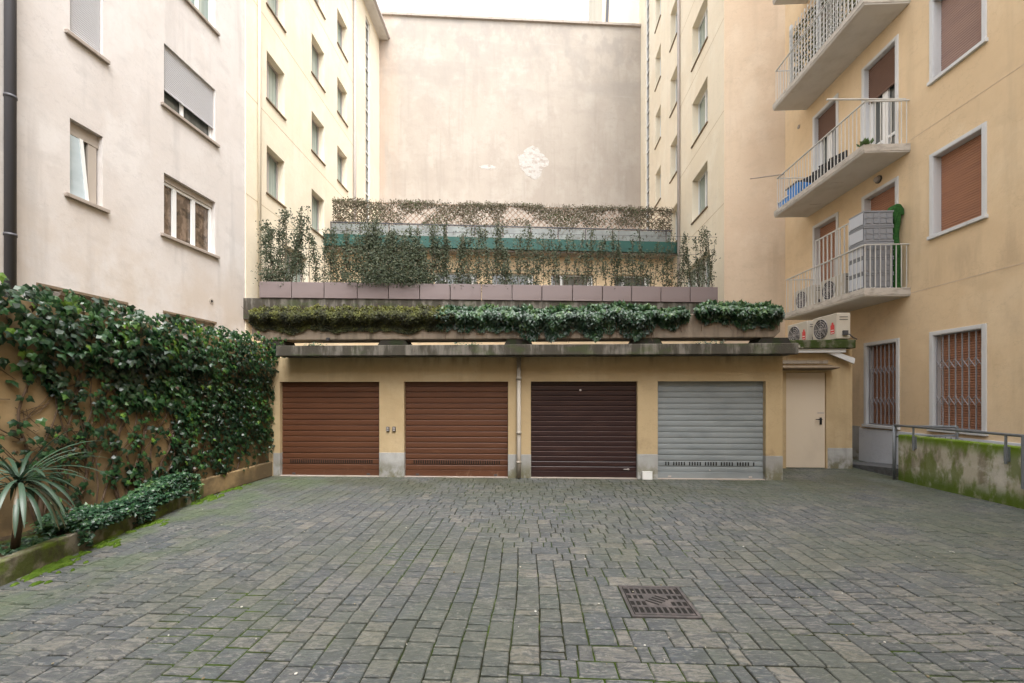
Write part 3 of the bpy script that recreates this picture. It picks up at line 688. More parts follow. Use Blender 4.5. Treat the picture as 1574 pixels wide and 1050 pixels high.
# downpipe on the middle pier
xp = WG.S(797.5, -.06)
e = MB(); e.tube([(xp, -.07, .02), (xp, -.07, .52), (xp, -.06, .56), (xp, -.06, ZF0)], .042, 12)
for z in (.30, 1.0 * .88, 1.95): e.tube([(xp, -.066, z), (xp, -.066, z + .05)], .05, 12)
e.build('downpipe', M['pvc'], gk, smooth=True)
# switch boxes
for px in (596.5, 606):
    xx = WG.S(px); zz = WG.Z(px, 659.5)
    t = thing('switch_box', ('left' if px < 600 else 'right') + ' one of two small grey switch boxes on the pier between the brown doors', 'switch', WG.w(xx, 0, zz), WG.rot, 'switch boxes on the garage pier')
    e = MB(); e.box(-.032, .032, -.028, -.001, -.048, .048); e.build('housing', M['grey_dk'], t, bevel=.005)
    e = MB(); e.box(-.02, .02, -.033, -.0285, .008, .034); e.box(-.02, .02, -.033, -.0285, -.034, -.008); e.build('button', M['pipe_lt'], t)
# small white box on the ground
p = G(997, 739); t = thing('white_box', 'small white box standing on the paving between the maroon and grey doors', 'box', (p.x, YG - .045, .004), WG.rot)
e = MB(); e.box(-.095, .095, -.03, .03, 0, .15); e.build('case', M['white'], t, bevel=.006)
e = MB(); e.box(-.097, .097, -.034, .0, .150, .158); e.build('lid', M['white'], t, bevel=.002)

# ------------------------------------------------------------ concrete trough on blocks
yt = .55
tx0 = WG.S(386, yt); tx1 = WG.S(1200, yt)
zt0_ = WG.Z(800, 521, yt); zt1_ = zt0_ + .50
tg = thing('concrete_trough', 'long brown stained concrete planting trough resting on dark blocks above the garages', 'planter', WG.w(0, 0, 0), WG.rot)
e = MB(); ol = [(tx0, zt0_ + .12), (tx0 + .1, zt0_), (tx1 - .12, zt0_), (tx1, zt0_ + .12), (tx1, zt1_), (tx0, zt1_)]
e.prism(ol, 1, yt, yt + .10); e.prism(ol, 1, yt + .45, yt + .55)
e.box(tx0 + .01, tx1 - .01, yt + .101, yt + .449, zt0_ + .12, zt1_ - .1); e.box(tx0 + .12, tx1 - .14, yt + .101, yt + .449, zt0_, zt0_ + .119)
e.build('trough', M['trough'], tg, bevel=.02)
for (a, b) in ((405, 440), (583, 628), (776, 818), (970, 1016), (1163, 1212)):
    a_, b_ = WG.S(a, yt + .1), WG.S(b, yt + .1); ins = (b_ - a_) * .12
    e = MB(); e.prism([(a_ - ins, ZF1 + .001), (b_ + ins, ZF1 + .001), (b_ - ins * .8, zt0_ - .001), (a_ + ins * .8, zt0_ - .001)], 1, yt + .02, yt + .5); e.build('support_block', M['block'], tg)
e = MB(); xo = WG.S(505, yt); e.tube([(xo, yt + .03, zt0_ + .03), (xo, yt - .05, zt0_ + .01)], .035, 10); e.build('drain_spout', M['grey_dk'], tg)

# foliage helper: leaves in a blanket over the trough
def blanket(mb, pa, pb, ytop, ybot, n, size, tonemu, shape, seed, up=.05, sk=0):
    for i in range(n):
        px = R.uniform(pa, pb)
        e_ = min(px - pa, pb - px) / 18.0; e_ = min(1, e_) ** .6
        nz = mnoise.noise((px * .028, seed, 0)) + .5 * mnoise.noise((px * .09, seed, 3))
        yb_ = ybot + nz * (20 if shape == 'ivy' else 8) - (1 - e_) * 16; yt_ = ytop - mnoise.noise((px * .05, seed + 5, 0)) * 5 + (1 - e_) * 8
        u = R.random() ** .85
        py = yt_ + (yb_ - yt_) * u
        bulge = .16 * math.sin(min(1, u * 1.3) * math.pi) + .03
        back = max(0, .45 * (1 - u * 3)) * R.random() if u < .33 else 0
        off = yt - bulge * R.uniform(.25, 1.15) + back
        x = WG.S(px, off); z = WG.Z(px, py, yt - .1)
        n_ = mnoise.noise((x * 5, z * 5, seed))
        dr_ = Vector((R.gauss(0, .5), -.5, -1 + R.gauss(0, .5))) if u > .2 else Vector((R.gauss(0, .7), R.gauss(-.3, .5), R.gauss(.5, .5)))
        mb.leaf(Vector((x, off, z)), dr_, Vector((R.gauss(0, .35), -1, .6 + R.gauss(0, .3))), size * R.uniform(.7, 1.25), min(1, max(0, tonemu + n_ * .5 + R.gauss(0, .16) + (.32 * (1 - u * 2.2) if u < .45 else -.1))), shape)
t = thing('trough_hedge', 'low yellow green small leaved hedge filling the left part of the concrete trough', 'hedge', WG.w(0, 0, 0), WG.rot)
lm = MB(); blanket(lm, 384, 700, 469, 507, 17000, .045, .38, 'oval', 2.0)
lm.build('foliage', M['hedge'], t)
e = MB()
for i in range(130):
    px = R.uniform(390, 695); x = WG.S(px, yt + .15); z = WG.Z(px, 474, yt)
    e.tube([(x, yt + R.uniform(-.1, .2), zt1_ - .1), (x + R.gauss(0, .08), yt + R.uniform(-.2, .2), z + R.random() * .09)], .004, 3)
e.build('twigs', M['stem'], t)
clumps = [(672, 842, 470, 511, 3700, 'first ivy clump on the trough, wide, hanging where the yellow green hedge ends'),
          (838, 893, 468, 516, 1200, 'narrow ivy clump hanging over the concrete trough above the maroon door'),
          (886, 1012, 466, 512, 3000, 'broad ivy clump trailing over the trough between maroon and grey doors'),
          (1012, 1058, 470, 504, 850, 'smallest ivy clump on the trough with bare concrete on both sides'),
          (1070, 1202, 464, 500, 3200, 'bushy ivy clump at the right end of the trough near the balconies')]
for (a, b, y0_, y1_, n, lb) in clumps:
    t = thing('hanging_ivy', lb, 'ivy', WG.w(0, 0, 0), WG.rot, 'ivy clumps on the trough')
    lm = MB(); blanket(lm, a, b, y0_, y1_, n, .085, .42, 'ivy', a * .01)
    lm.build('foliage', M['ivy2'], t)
    e = MB()
    for i in range(int((b - a) / 9)):
        px = R.uniform(a + 8, b - 8); x = WG.S(px, yt - .05); z1_ = WG.Z(px, y1_ + R.uniform(-6, 14), yt); 
        e.tube([(x, yt - .03, zt1_ + .02), (x + R.gauss(0, .04), yt - .07, (zt1_ + z1_) / 2), (x + R.gauss(0, .06), yt - .05, z1_)], .005, 4)
    e.build('stem', M['stem'], t)
# sprigs lying on the roof slab front
t = thing('roof_weed', 'small creeping weed on the garage roof edge below the trough', 'weed', WG.w(0, 0, 0), WG.rot)
lm = MB()
for (a, b) in ((1065, 1112), (700, 740), (470, 500)):
    for i in range(60):
        px = R.uniform(a, b); x = WG.S(px, yf + .1); lm.leaf(Vector((x, yf + R.uniform(-.02, .2), ZF1 + R.uniform(.0, .05))), Vector((R.gauss(0, 1), R.gauss(-.3, .4), R.gauss(0, .4))), Vector((0, -.5, 1)), .05, R.random() * .8, 'slim')
lm.build('foliage', M['ivy2'], t)

# ------------------------------------------------------------ annex with flat door
an = frame_thing('annex', WA, 'narrow ochre annex with a beige metal door right of the garages', 'annex')
d0_, d1_ = WA.S(1208.5), WA.S(1270); zd = 2.15
xl = -.72
wall_mesh(xl, WA.L, 2.66, [(d0_, d1_, -.01, zd, .09)], thick=2.6, z0=-.01).build('wall', M['garage_wall'], an)
e = MB(); e.box(d1_ + .03, WA.L + .004, -.006, .3, -.01, .46); e.build('plinth', M['plinth'], an, bevel=.006)
e = MB(); e.box(d0_ + .004, d1_ - .004, .035, .075, .012, zd - .004); dr = e.build('door', M['flat_door'], an, bevel=.003)
e = MB(); hx, hz = d1_ - .10, WA.Z(1262, 646)
e.box(hx - .022, hx + .022, .022, .034, hz - .10, hz + .06); e.tube([(hx, .03, hz + .02), (hx, -.02, hz + .02), (hx - .14, -.025, hz + .02)], .011, 8); e.build('handle', M['black'], dr)
e = MB(); e.box(d1_ - .17, d1_ - .03, .028, .0345, hz + .15, hz + .175); e.build('name_plate', M['pipe_lt'], dr)
e = MB(); e.box(d0_ - .0, d1_ + .004, .076, .088, 0, zd); e.build('door_backing', M['dark'], an)
# porch canopy strip
e = MB(); e.prism([(-.28, zd + .085), (-.28, zd + .105), (-.001, zd + .17), (-.001, zd + .05)], 0, d0_ - .25, d1_ + .10); e.build('canopy', M['sill_brown'], an)
e = MB(); e.box(d0_ - .2, d1_ + .02, -.03, -.001, zd + .20, zd + .27); e.build('flashing', M['pvc'], an)
ZR0, ZR1 = 2.67, 2.86
e = MB(); e.box(WA.S(1203, -.2) - .1, WA.S(1315, -.2), -.22, 2.7, ZR0, ZR1); e.build('roof', M['moss_conc'], an, bevel=.02)
e = MB(); e.box(WA.S(1222, -.2), WA.S(1302, -.2), -.17, -.05, ZR0 - .085, ZR0 - .002); e.build('roof_trim', M['surround'], an)
e = MB(); a0, a1 = WA.S(1271, -.12), WA.S(1312, -.12); zc0, zc1 = WA.Z(1271, 541, -.12), WA.Z(1312, 553, -.12)
e.prism([(a0, zc0 - .02), (a1, zc1 - .09), (a1 + .02, zc1 + .03), (a0, zc0 + .10 - .02)], 1, -.14, -.10); e.build('strut', M['surround'], an)

# ------------------------------------------------------------ right ochre building with balconies
bR = frame_thing('apartment_building', WR, 'ochre building with white railed balconies and brown shutters on the right', 'building')
S = WR.S
wl = opn(WR, 1430, 1517.5); ws = opn(WR, 1329, 1383); dn_ = opn(WR, 1325.5, 1381.5); df = opn(WR, 1250, 1289)
fwd = .07                                   # surround width
BZ = [3.98, 7.13, 10.38, 13.57]             # slab tops
OT = [6.58, 9.78, 12.98, 16.18]
hl = []
def inset(o, z0, z1, dp=.2): return (o[0] + fwd, o[1] - fwd, z0, z1 - fwd, dp)
hl.append(inset(wl, .97, 2.95)); hl.append(inset(ws, .93, 2.93))
for k in range(4):
    hl.append(inset(wl, 4.93 + 3.2 * k, 6.62 + 3.2 * k))
    hl.append(inset(dn_, BZ[k] + .02, OT[k])); hl.append(inset(df, BZ[k] + .02, OT[k]))
wall_mesh(0, 19.99, 24, hl, thick=.6).build('wall', M['ochre'], bR)
def surround(h, sill, parent=bR, name='window'):
    a, b, z0, z1 = h[:4]; mb = MB(); o = -.025
    mb.box(a - fwd, a - .001, o, .0, z0 - (0 if sill else 0), z1 + fwd); mb.box(b + .001, b + fwd, o, .0, z0, z1 + fwd); mb.box(a - .0, b + .0, o, .0, z1 + .001, z1 + fwd)
    # painted reveals
    mb.box(a + .001, a + .012, -.02, .19, z0, z1 - .001); mb.box(b - .012, b - .001, -.02, .19, z0, z1 - .001); mb.box(a + .012, b - .012, -.02, .19, z1 - .012, z1 - .001)
    w_ = mb.build(name, M['surround'], parent, bevel=.003)
    if sill:
        s_ = MB(); s_.box(a - fwd - .02, b + fwd + .02, -.06, .19, z0 - .07, z0); s_.build('sill', M['surround'], w_, bevel=.006)
    return w_
def grille(parent, a, b, z0, z1):
    g = MB(); n = 7
    for i in range(n + 1):
        x = a + .03 + (b - a - .06) * i / n; g.box(x - .008, x + .008, .03, .046, z0 + .02, z1 - .02)
    for zc in (z0 + (z1 - z0) * .30, z0 + (z1 - z0) * .68):
        for i in range(n):
            xa = a + .03 + (b - a - .06) * i / n; xb = a + .03 + (b - a - .06) * (i + 1) / n
            for sg in (1, -1):
                g.tube([(xa, .025, zc - sg * .09), (xb, .025, zc + sg * .09)], .007, 4)
        for dz in (-.09, .09): pass
    g.box(a + .02, b - .02, .03, .05, z0 + .01, z0 + .03); g.box(a + .02, b - .02, .03, .05, z1 - .03, z1 - .01)
    return g.build('grille', M['grille'], parent)
def shutter(parent, h, m, to=0, y=.15, pitch=.05):
    a, b, z0, z1 = h[:4]; e = MB(); zz = z0 + (z1 - z0) * to
    slats(e, a + .014, b - .014, zz + .01, z1 - .014, y, pitch); e.box(a + .012, b - .012, y - .012, y + .015, zz, zz + .03)
    e.box(a + .012, b - .012, y + .016, y + .02, zz, z1 - .012)
    return e.build('shutter', m, parent)
# (plain wall stretch keeps its own holes order)
w_ = surround(hl[0], True); shutter(w_, hl[0], M['shut_brown']); grille(w_, *hl[0][:4]); w_['label'] = 'barred ground floor window nearer the ramp railing'
w_ = surround(hl[1], True); shutter(w_, hl[1], M['shut_brown']); grille(w_, *hl[1][:4]); w_['label'] = 'barred ground floor window beside the annex'
i = 2
for k in range(4):
    h = hl[i]; w_ = surround(h, True); shutter(w_, h, M['shut_brown'] if k == 0 else M['shut_mauve'])
    for q in (1, 2):
        h = hl[i + q]; w_ = surround(h, False, name='balcony_door')
        if k == 0: shutter(w_, h, M['shut_brown'])
        else:
            shutter(w_, h, M['shut_dark'], .66 if q == 1 else .72, y=.10)
            a, b, z0, z1 = h[:4]
            window(w_, a + .014, b - .014, z0, z1 - .02, .135, M['white'], M['gl_dark'], (.5,), fw=.07, bar=(.22,), name='casement') if False else None
            mb = MB(); y = .135; x0_, x1_ = a + .014, b - .014; mid = (a + b) / 2
            mb.box(x0_, x0_ + .08, y, y + .04, z0, z1 - .02); mb.box(x1_ - .08, x1_, y, y + .04, z0, z1 - .02); mb.box(mid - .08, mid + .08, y - .006, y + .04, z0, z1 - .02); mb.box(x0_ + .08, x1_ - .08, y + .002, y + .038, z0, z0 + .1); mb.box(x0_ + .08, mid - .08, y + .002, y + .038, z0 + .55, z0 + .61); mb.box(mid + .08, x1_ - .08, y + .002, y + .038, z0 + .55, z0 + .61)
            mb.build('casement', M['white'], w_)
            mb = MB(); mb.box(x0_, x1_, y + .045, y + .055, z0, z1 - .02); mb.build('pane', M['gl_dark'], w_)
    i += 3
# unseen block added behind the viewpoint to hold back light from the rear
e = MB(); a_ = 20.0
e.box(a_, a_ + 6, -19.5, 3, 0, 11.5); e.build('rear_light_blocker', M['ochre'], bR)
# white plinth band near the annex
e = MB(); e.box(S(1300), S(1322), -.012, .0, 0, .86); e.build('plinth', M['plinth'], bR)
e = MB(); e.box(S(1322) + .001, S(1900), -.03, .0, 0, .83); e.build('plinth', M['plinth_white'], bR, bevel=.004)
# joint lines
jl = MB()
jl.box(S(1400), WR.L, -.003, .002, 3.86, 3.88); jl.build('score_line', M['tan'], bR)
jl = MB(); jl.box(S(1400), WR.L, -.003, .002, 7.2, 7.215); jl.build('score_line', M['tan'], bR)
# balconies
ob = -.98
sN = S(1399); 
for k in range(4):
    z1_ = BZ[k]; z0_ = z1_ - .17; sF = S([1203, 1190, 1188, 1188][k], ob) if k else S(1204, ob)
    sNk = sN
    e = MB(); e.prism([(ob + .02, z0_), (ob, z0_ + .03), (ob, z1_ - .0), (-.001, z1_), (-.001, z0_)], 0, sF, sNk)
    bl_ = e.build('balcony', M['soffit'], bR, bevel=.01)
    e = MB(); e.box(sF + .0, sNk + .012, ob - .012, ob - .001, z0_ + .05, z1_ + .012); e.box(sNk + .001, sNk + .013, ob + .0, -.0, z0_ + .03, z1_ + .012); e.build('slab_edge', M['slab_edge'], bl_, bevel=.003)
    # railing
    hr = z1_ + .98; g = MB(); yr = ob + .05; r_ = .0065
    g.box(sF + .06, sNk - .02, yr - .018, yr + .018, hr - .016, hr + .006)
    g.box(sNk - .045, sNk - .012, yr + .02, -.005, hr - .016, hr + .006); g.box(sF + .06, sF + .09, yr + .02, -.005, hr - .016, hr + .006)
    n = int((sNk - sF - .15) / .115)
    for j in range(n + 1):
        x = sF + .075 + (sNk - sF - .105) * j / n
        zb = z1_ + (.06 if j % 3 else -.02)
        g.box(x - r_, x + r_, yr - r_, yr + r_, zb, hr - .016)
        if j % 3 == 1 and j < n:
            x2 = x + (sNk - sF - .105) / n
            g.tube([(x + (x2 - x) * .5 - (x2 - x) * .5 * math.cos(a_ * math.pi / 6), yr, zb - .045 * math.sin(a_ * math.pi / 6)) for a_ in range(7)], .008, 5)
    for x in (sNk - .03, sF + .075):
        m_ = 8
        for j in range(1, m_ + 1):
            y = yr + (-.005 - yr) * j / (m_ + .4); zb = z1_ + (.06 if j % 3 else -.02)
            g.box(x - r_, x + r_, y - r_, y + r_, zb, hr - .016)
            if j % 3 == 1:
                y2 = yr + (-.005 - yr) * (j + 1) / (m_ + .4)
                g.tube([(x, y + (y2 - y) * .5 * (1 - math.cos(a_ * math.pi / 6)), zb - .045 * math.sin(a_ * math.pi / 6)) for a_ in range(7)], .008, 5)
    g.build('railing', M['whitem'], bl_)
# wall lamp under balcony 2
sx_, sz_ = S(1346, -.08), WR.Z(1346, 276, -.08)
t = thing('wall_lamp', 'small round dark wall lamp beside the balcony door behind the crates', 'lamp', WR.w(sx_, 0, sz_), WR.rot)
e = MB(); e.tube([(0, -.001, 0), (0, -.03, 0)], .09, 16); e.build('base', M['grey_dk'], t)
e = MB(); e.tube([(0, -.03, 0), (0, -.07, 0), (0, -.10, 0)], .075, 14, r1=.045); e.build('shade', M['pipe_lt'], t, smooth=True)
# vent circles
e = MB(); e.tube([(S(1228), .01, WR.Z(1228, 195)), (S(1228), -.015, WR.Z(1228, 195))], .06, 12); e.build('vent', M['sill'], bR)

# poles on the balcony 2 railing
p0 = WR.w(S(1196, ob), ob, BZ[1] + .98)
t = thing('drying_pole', 'thin grey pole jutting left from the far corner of the middle balcony', 'pole', p0, WR.rot)
e = MB(); q0 = P(1153, 275, 12.4); mi = Matrix.Rotation(-WR.rot, 4, 'Z')
e.tube([mi @ Vector(q0 - p0), Vector((0.1, .1, 0))], .016, 8); e.build('pole', M['sill'], t)
p0 = P(1392, 154, 9.3)
t = thing('drying_pole', 'long white pole lying along the near railing of the middle balcony', 'pole', p0, 0)
e = MB(); e.tube([(0, 0, .02), tuple(P(1271, 153, 9.28) - p0)], .02, 8); e.build('pole', M['whitem'], t)

# trellis screen on top balcony
zt = BZ[2]
t = thing('balcony_trellis', 'white lattice with green mesh screen behind the railing of the top balcony', 'trellis', WR.w(0, 0, 0), WR.rot)
g = MB(); xa = S(1214, ob + .12); xb = S(1320, ob + .12); yy = ob + .12; zh = zt + 1.75
x = xa
while x < xb: g.box(x - .008, x + .008, yy - .006, yy + .006, zt + .05, zh); x += .13
z = zt + .1
while z < zh: g.box(xa, xb, yy - .014, yy - .007, z - .008, z + .008); z += .13
g.build('lattice', M['whitem'], t)
for x in (xa, xa + (xb - xa) * .45, xb):
    g = MB(); g.box(x - .04, x + .04, yy + .01, yy + .05, zt + .02, zh + .1); g.build('post', M['surround'], t)
lf = MB()
for j in range(2600):
    lf.leaf(Vector((R.uniform(xa, xb), yy + R.uniform(.06, .16), R.uniform(zt + .05, zh - .05))), Vector((R.gauss(0, 1), 0, R.gauss(0, 1))), Vector((R.gauss(0, .3), -1, 0)), .07, R.random(), 'oval')
lf.build('foliage', M['hedge'], t)

# items on the middle balcony (x along wall, y out of the wall)
def onR(px, off, z): return WR.w(S(px, off), off, z)
t = thing('storage_bin', 'bright blue plastic bin behind the bars at the far end of the middle balcony', 'bin', onR(1228, -.6, BZ[1]), WR.rot)
e = MB(); e.prism([(-.2, 0), (.2, 0), (.26, .5), (-.26, .5)], 1, -.2, .2); e.build('body', M['blue'], t, bevel=.02)
e = MB(); e.box(-.28, .28, -.22, .22, .501, .54); e.build('lid', M['grey_dk'], t, bevel=.01)
t = thing('storage_bin', 'short blue plastic tub furthest along the middle balcony, by the drying pole', 'tub', onR(1214, -.6, BZ[1]), WR.rot)
e = MB(); e.prism([(-.2, 0), (.2, 0), (.25, .3), (-.25, .3)], 1, -.2, .2); e.build('body', M['blue'], t, bevel=.02)
e = MB(); e.box(-.27, .27, -.22, .22, .301, .33); e.build('rim', M['white'], t, bevel=.01)
for n_, (px, lb) in enumerate(((1252, 'dark folding chair beside the blue bin on the middle balcony'), (1280, 'dark folding chair nearest the green tuft on the middle balcony'))):
    t = thing('folding_chair', lb, 'chair', onR(px, -.55, BZ[1]), WR.rot + .4, 'dark chairs on the middle balcony')
    e = MB(); e.box(-.22, .22, -.21, .21, .42, .45); e.build('seat', M['black'], t, bevel=.008)
    e = MB(); e.box(-.22, .22, .19, .22, .455, .62 + .1); e.build('backrest', M['black'], t, bevel=.008)
    for sx2 in (-.2, .2):
        for sy2 in (-.19, .19):
            e = MB(); e.tube([(sx2, sy2, .42), (sx2, sy2 * 1.1, 0)], .013, 6); e.build('leg', M['grey_dk'], t)
t = thing('balcony_weed', 'small bright green tuft growing at the near corner of the middle balcony', 'plant', WR.w(S(1326, ob), ob + .05, BZ[1]), WR.rot)
lf = MB()
for j in range(70): lf.leaf(Vector((R.gauss(0, .04), R.gauss(0, .04), 0)), Vector((R.gauss(0, .6), R.gauss(0, .6), 1)), Vector((R.gauss(0, 1), -1, 0)), R.uniform(.08, .16), 1.0, 'slim')
lf.build('foliage', M['ivy2'], t)

# crates on the lowest balcony
t0 = None; sc = WR.S(1334, -.90)
cy0, cy1 = -.90, -.28; cs1 = sN - .10; cs0 = cs1 - .42
ordc = ['bottom', 'second from the bottom', 'middle', 'second from the top', 'topmost']
for k in range(5):
    if t0 is None:
        t = thing('plastic_crate', '', 'crate', (0, 0, 0), 0, 'stack of grey folding crates on the lowest balcony')
        Wc, Dc, Hc = .42, .62, .345       # along wall, out from wall, height
        e = MB(); e.box(0, Wc, 0, Dc, .01, Hc - .03); e.build('body', M['crate'], t, bevel=.006)
        e = MB()
        for zz in (.0, Hc - .04): 
            e.box(-.012, Wc + .012, -.012, Dc + .012, zz, zz + .035)
        e.build('rim', M['crate'], t, bevel=.004)
        e = MB()
        for yy2 in (.04, .20, .34, .48):    # ribs on the end facing the camera (+x)
            e.box(Wc + .001, Wc + .014, yy2, yy2 + .10, .06, .16); e.box(Wc + .001, Wc + .014, yy2, yy2 + .10, .18, .28)
        e.box(Wc + .001, Wc + .02, .30, .33, .04, .30)
        for xx2 in (.03, .23): e.box(xx2, xx2 + .16, -.012, -.001, .06, .28)
        e.box(-.006, Wc + .010, -.006, Dc + .006, .165, .175); e.build('ribs', M['crate'], t)
        e = MB(); e.box(.01, Wc - .01, -.016, -.013, .05, .30); e.build('side_panel', M['crate_lt'], t)
        t0 = t
    else: t = copy_tree(t0)
    t.location = WR.w(cs0, cy0, BZ[0] + .012 + k * .349); t.rotation_euler = (0, 0, WR.rot)
    t['label'] = 'grey folding crate, ' + ordc[k] + ' of the stack on the lowest balcony'
# green turf roll
t = thing('turf_roll', 'green artificial turf roll folded over at the top, standing beside the grey crates', 'turf roll', WR.w(sN - .22, -.14, BZ[0]), WR.rot)
e = MB(); pts = []
for j in range(26):
    z = 1.72 * j / 25; rr = .105 + .012 * math.sin(z * 9)
    b = len(e.v)
    for a_ in range(14):
        an_ = 2 * math.pi * a_ / 14; e.v.append((rr * 1.0 * math.cos(an_) + .02 * math.sin(z * 4), rr * .85 * math.sin(an_), z))
    if j:
        for a_ in range(14):
            n_ = (a_ + 1) % 14; e.face((b - 14 + a_, b - 14 + n_, b + n_, b + a_))
e.build('roll', M['mat_green'], t, smooth=True)
e = MB(); prof = [(-.11, 1.70), (-.10, 1.84), (-.02, 1.95), (.08, 1.96), (.15, 1.86), (.17, 1.68), (.10, 1.50), (.08, 1.62), (.04, 1.70)]
e.prism([(-p_[0] * .9 + .02, p_[1] - .05) for p_ in prof], 0, -.12, .12)
e.build('folded_flap', M['mat_green'], t, bevel=.03)
# gate on the lowest balcony
t = thing('metal_gate', 'tall white barred gate standing across the far door of the lowest balcony', 'gate', WR.w(S(1254, -.5), -.5, BZ[0]), WR.rot)
g = MB(); gw = S(1305, -.5) - S(1254, -.5); gh = 1.85
for j in range(9): x = gw * j / 8; g.box(x - .012, x + .012, -.012, .012, .05, gh)
g.box(-.012, gw + .012, -.0135, .0135, gh, gh + .03); g.box(-.012, gw + .012, -.0135, .0135, gh * .62, gh * .62 + .025)
g.build('bars', M['whitem'], t)
# AC units
def ac_unit(lb, loc, rot, name='air_conditioner', sticker=True, w_=.80, h_=.62, d_=.30, grp='air conditioner units'):
    t = thing(name, lb, 'air conditioner', loc, rot, grp)
    e = MB(); e.box(0, w_, 0, d_, .04, h_); e.build('casing', M['ac'], t, bevel=.015)
    e = MB(); e.box(.06, .12, .02, d_ - .02, 0, .04); e.box(w_ - .12, w_ - .06, .02, d_ - .02, 0, .04); e.build('foot', M['grey_dk'], t)
    cx, cz = w_ * .36, h_ * .52; rr = h_ * .38
    e = MB(); e.tube([(cx, .005, cz), (cx, -.006, cz)], rr, 28); f_ = e.build('fan', M['grey_dk'], t)
    e = MB()
    for q in (1, .78, .56, .34, .15):
        pts = [(cx + rr * q * math.cos(a_ * math.pi / 12), -.012, cz + rr * q * math.sin(a_ * math.pi / 12)) for a_ in range(25)]
        e.tube(pts, .006, 4)
    for a_ in range(8): e.tube([(cx, -.014, cz), (cx + rr * math.cos(a_ * math.pi / 4), -.014, cz + rr * math.sin(a_ * math.pi / 4))], .005, 4)
    e.build('fan_guard', M['pipe_lt'], f_)
    if sticker:
        e = MB(); sx2, sz2 = w_ * .84, h_ * .50
        e.prism([(sx2 - .06, sz2 - .15), (sx2 + .06, sz2 - .15), (sx2 + .06, sz2 + .05), (sx2 + .03, sz2 + .06), (sx2 + .025, sz2 + .11), (sx2 - .025, sz2 + .11), (sx2 - .03, sz2 + .06), (sx2 - .06, sz2 + .05)], 1, -.004, -.001)
        s_ = e.build('sticker', M['red'], t); e = MB(); e.box(sx2 - .045, sx2 + .045, -.006, -.0045, sz2 - .07, sz2 - .055); e.box(sx2 - .045, sx2 + .045, -.006, -.0045, sz2 - .13, sz2 - .115); e.build('print', M['white'], s_)
    e = MB()
    for zz in (.42, .36): e.box(w_ + .0005, w_ + .006, .06, d_ - .06, zz * h_ / .62 + .1, zz * h_ / .62 + .115)
    e.box(w_ + .0005, w_ + .05, .12, d_ - .08, .12, .22); e.build('service_panel', M['grey_dk'], t)
    e = MB(); e.tube([(w_ + .02, .2, .16), (w_ + .07, .24, .12), (w_ + .08, .3, .05), (w_ + .05, .4, .02)], .012, 6); e.build('hose', M['grey_dk'], t)
    return t
def yat(px, X): # world point with given world X seen at pixel px
    q = RT * ((px - CX) / F) + FW; d = X / q.x; return Vector((X, q.y * d, 0))
AX = 6.82
a1_ = yat(1286, AX); 
ac_unit('cream air conditioner with red sticker on the mossy annex roof, nearer unit', (AX, a1_.y + .80, ZR1), -math.pi / 2)
ac_unit('cream air conditioner with red sticker on the mossy annex roof, further unit', (AX, a1_.y + .80 + 1.0, ZR1), -math.pi / 2)
o_ = -.72
ac_unit('white air conditioner low behind the bars at the far end of the lowest balcony', (*WR.w(S(1222, o_), o_, 0).xy, BZ[0]), WR.rot, sticker=False, grp='air conditioners on the lowest balcony')
ac_unit('white air conditioner low behind the bars beside the gate on the lowest balcony', (*WR.w(S(1262, o_), o_, 0).xy, BZ[0]), WR.rot, sticker=False, grp='air conditioners on the lowest balcony')

# ------------------------------------------------------------ ramp, mossy wall, railings
XW = G(1380, 738).x
rm = MB(); yr0 = YG + 2.2
rm.v += [(XW + .2, yr0, .025), (8.35, yr0, .025), (8.35, 2.0, .75), (XW + .2, 2.0, .75), (XW + .2, yr0, -.05), (8.35, yr0, -.05), (8.35, 2, -.05), (XW + .2, 2, -.05)]
for q in ((3, 2, 1, 0), (4, 5, 6, 7), (0, 1, 5, 4), (1, 2, 6, 5), (2, 3, 7, 6), (3, 0, 4, 7)): rm.face(q)
tag(rm.build('ramp', M['asphalt']), kind='structure')
yw0 = G(1380, 738).y
WM = Wall(Vector((XW, yw0, 0)), Vector((XW + .02, 0, 0)))
t = frame_thing('ramp_wall', WM, 'low wall thick with green moss and pale stains beside the ramp', 'wall')
e = MB(); e.box(0, 8, 0, .2, -.03, .885); e.build('wall', M['moss_wall'], t, bevel=.02)
t = frame_thing('ramp_railing', WM, 'grey tube railing fixed along the mossy ramp wall', 'railing')
y_ = -.035; zr_ = 1.06
e = MB(); e.tube([(-.04, y_, zr_), (8, y_, zr_)], .022, 10); e.build('top_rail', M['rail'], t, smooth=True)
e = MB(); e.tube([(-.04, y_, 0), (-.04, y_, zr_)], .026, 10); e.build('post', M['rail'], t, smooth=True)
for px in (1404, 1546, 1574):
    s_ = WM.S(px, y_)
    e = MB(); e.tube([(s_, y_, .62 if px < 1570 else 0.3), (s_, y_, zr_)], .016 if px < 1570 else .028, 8)
    if px < 1570: e.box(s_ - .03, s_ + .03, y_ + .0, -.001, .66, .88)
    e.build('post', M['rail'], t)
t = thing('ramp_handrail', 'second lower grey handrail behind the moss wall below the barred windows', 'railing', (0, 0, 0), 0)
pA = P(1376, 655, 9.0); pB = P(1471, 656, 7.85)
e = MB(); e.tube([pA, pB], .02, 8); e.tube([pA - Vector((0, 0, .22)), pB - Vector((0, 0, .16))], .016, 8); e.build('rail', M['rail'], t, smooth=True)
e = MB(); e.tube([pB, pB - Vector((0, 0, .75))], .022, 8); e.build('post', M['rail'], t)
e = MB(); e.tube([pA, pA - Vector((0, 0, .85))], .022, 8); e.build('post', M['rail'], t)
e = MB()
for j in range(1, 12): q = pA.lerp(pB, j / 12); e.tube([q - Vector((0, 0, .2)), q - Vector((0, 0, .72))], .007, 5)
e.build('bars', M['rail'], t)

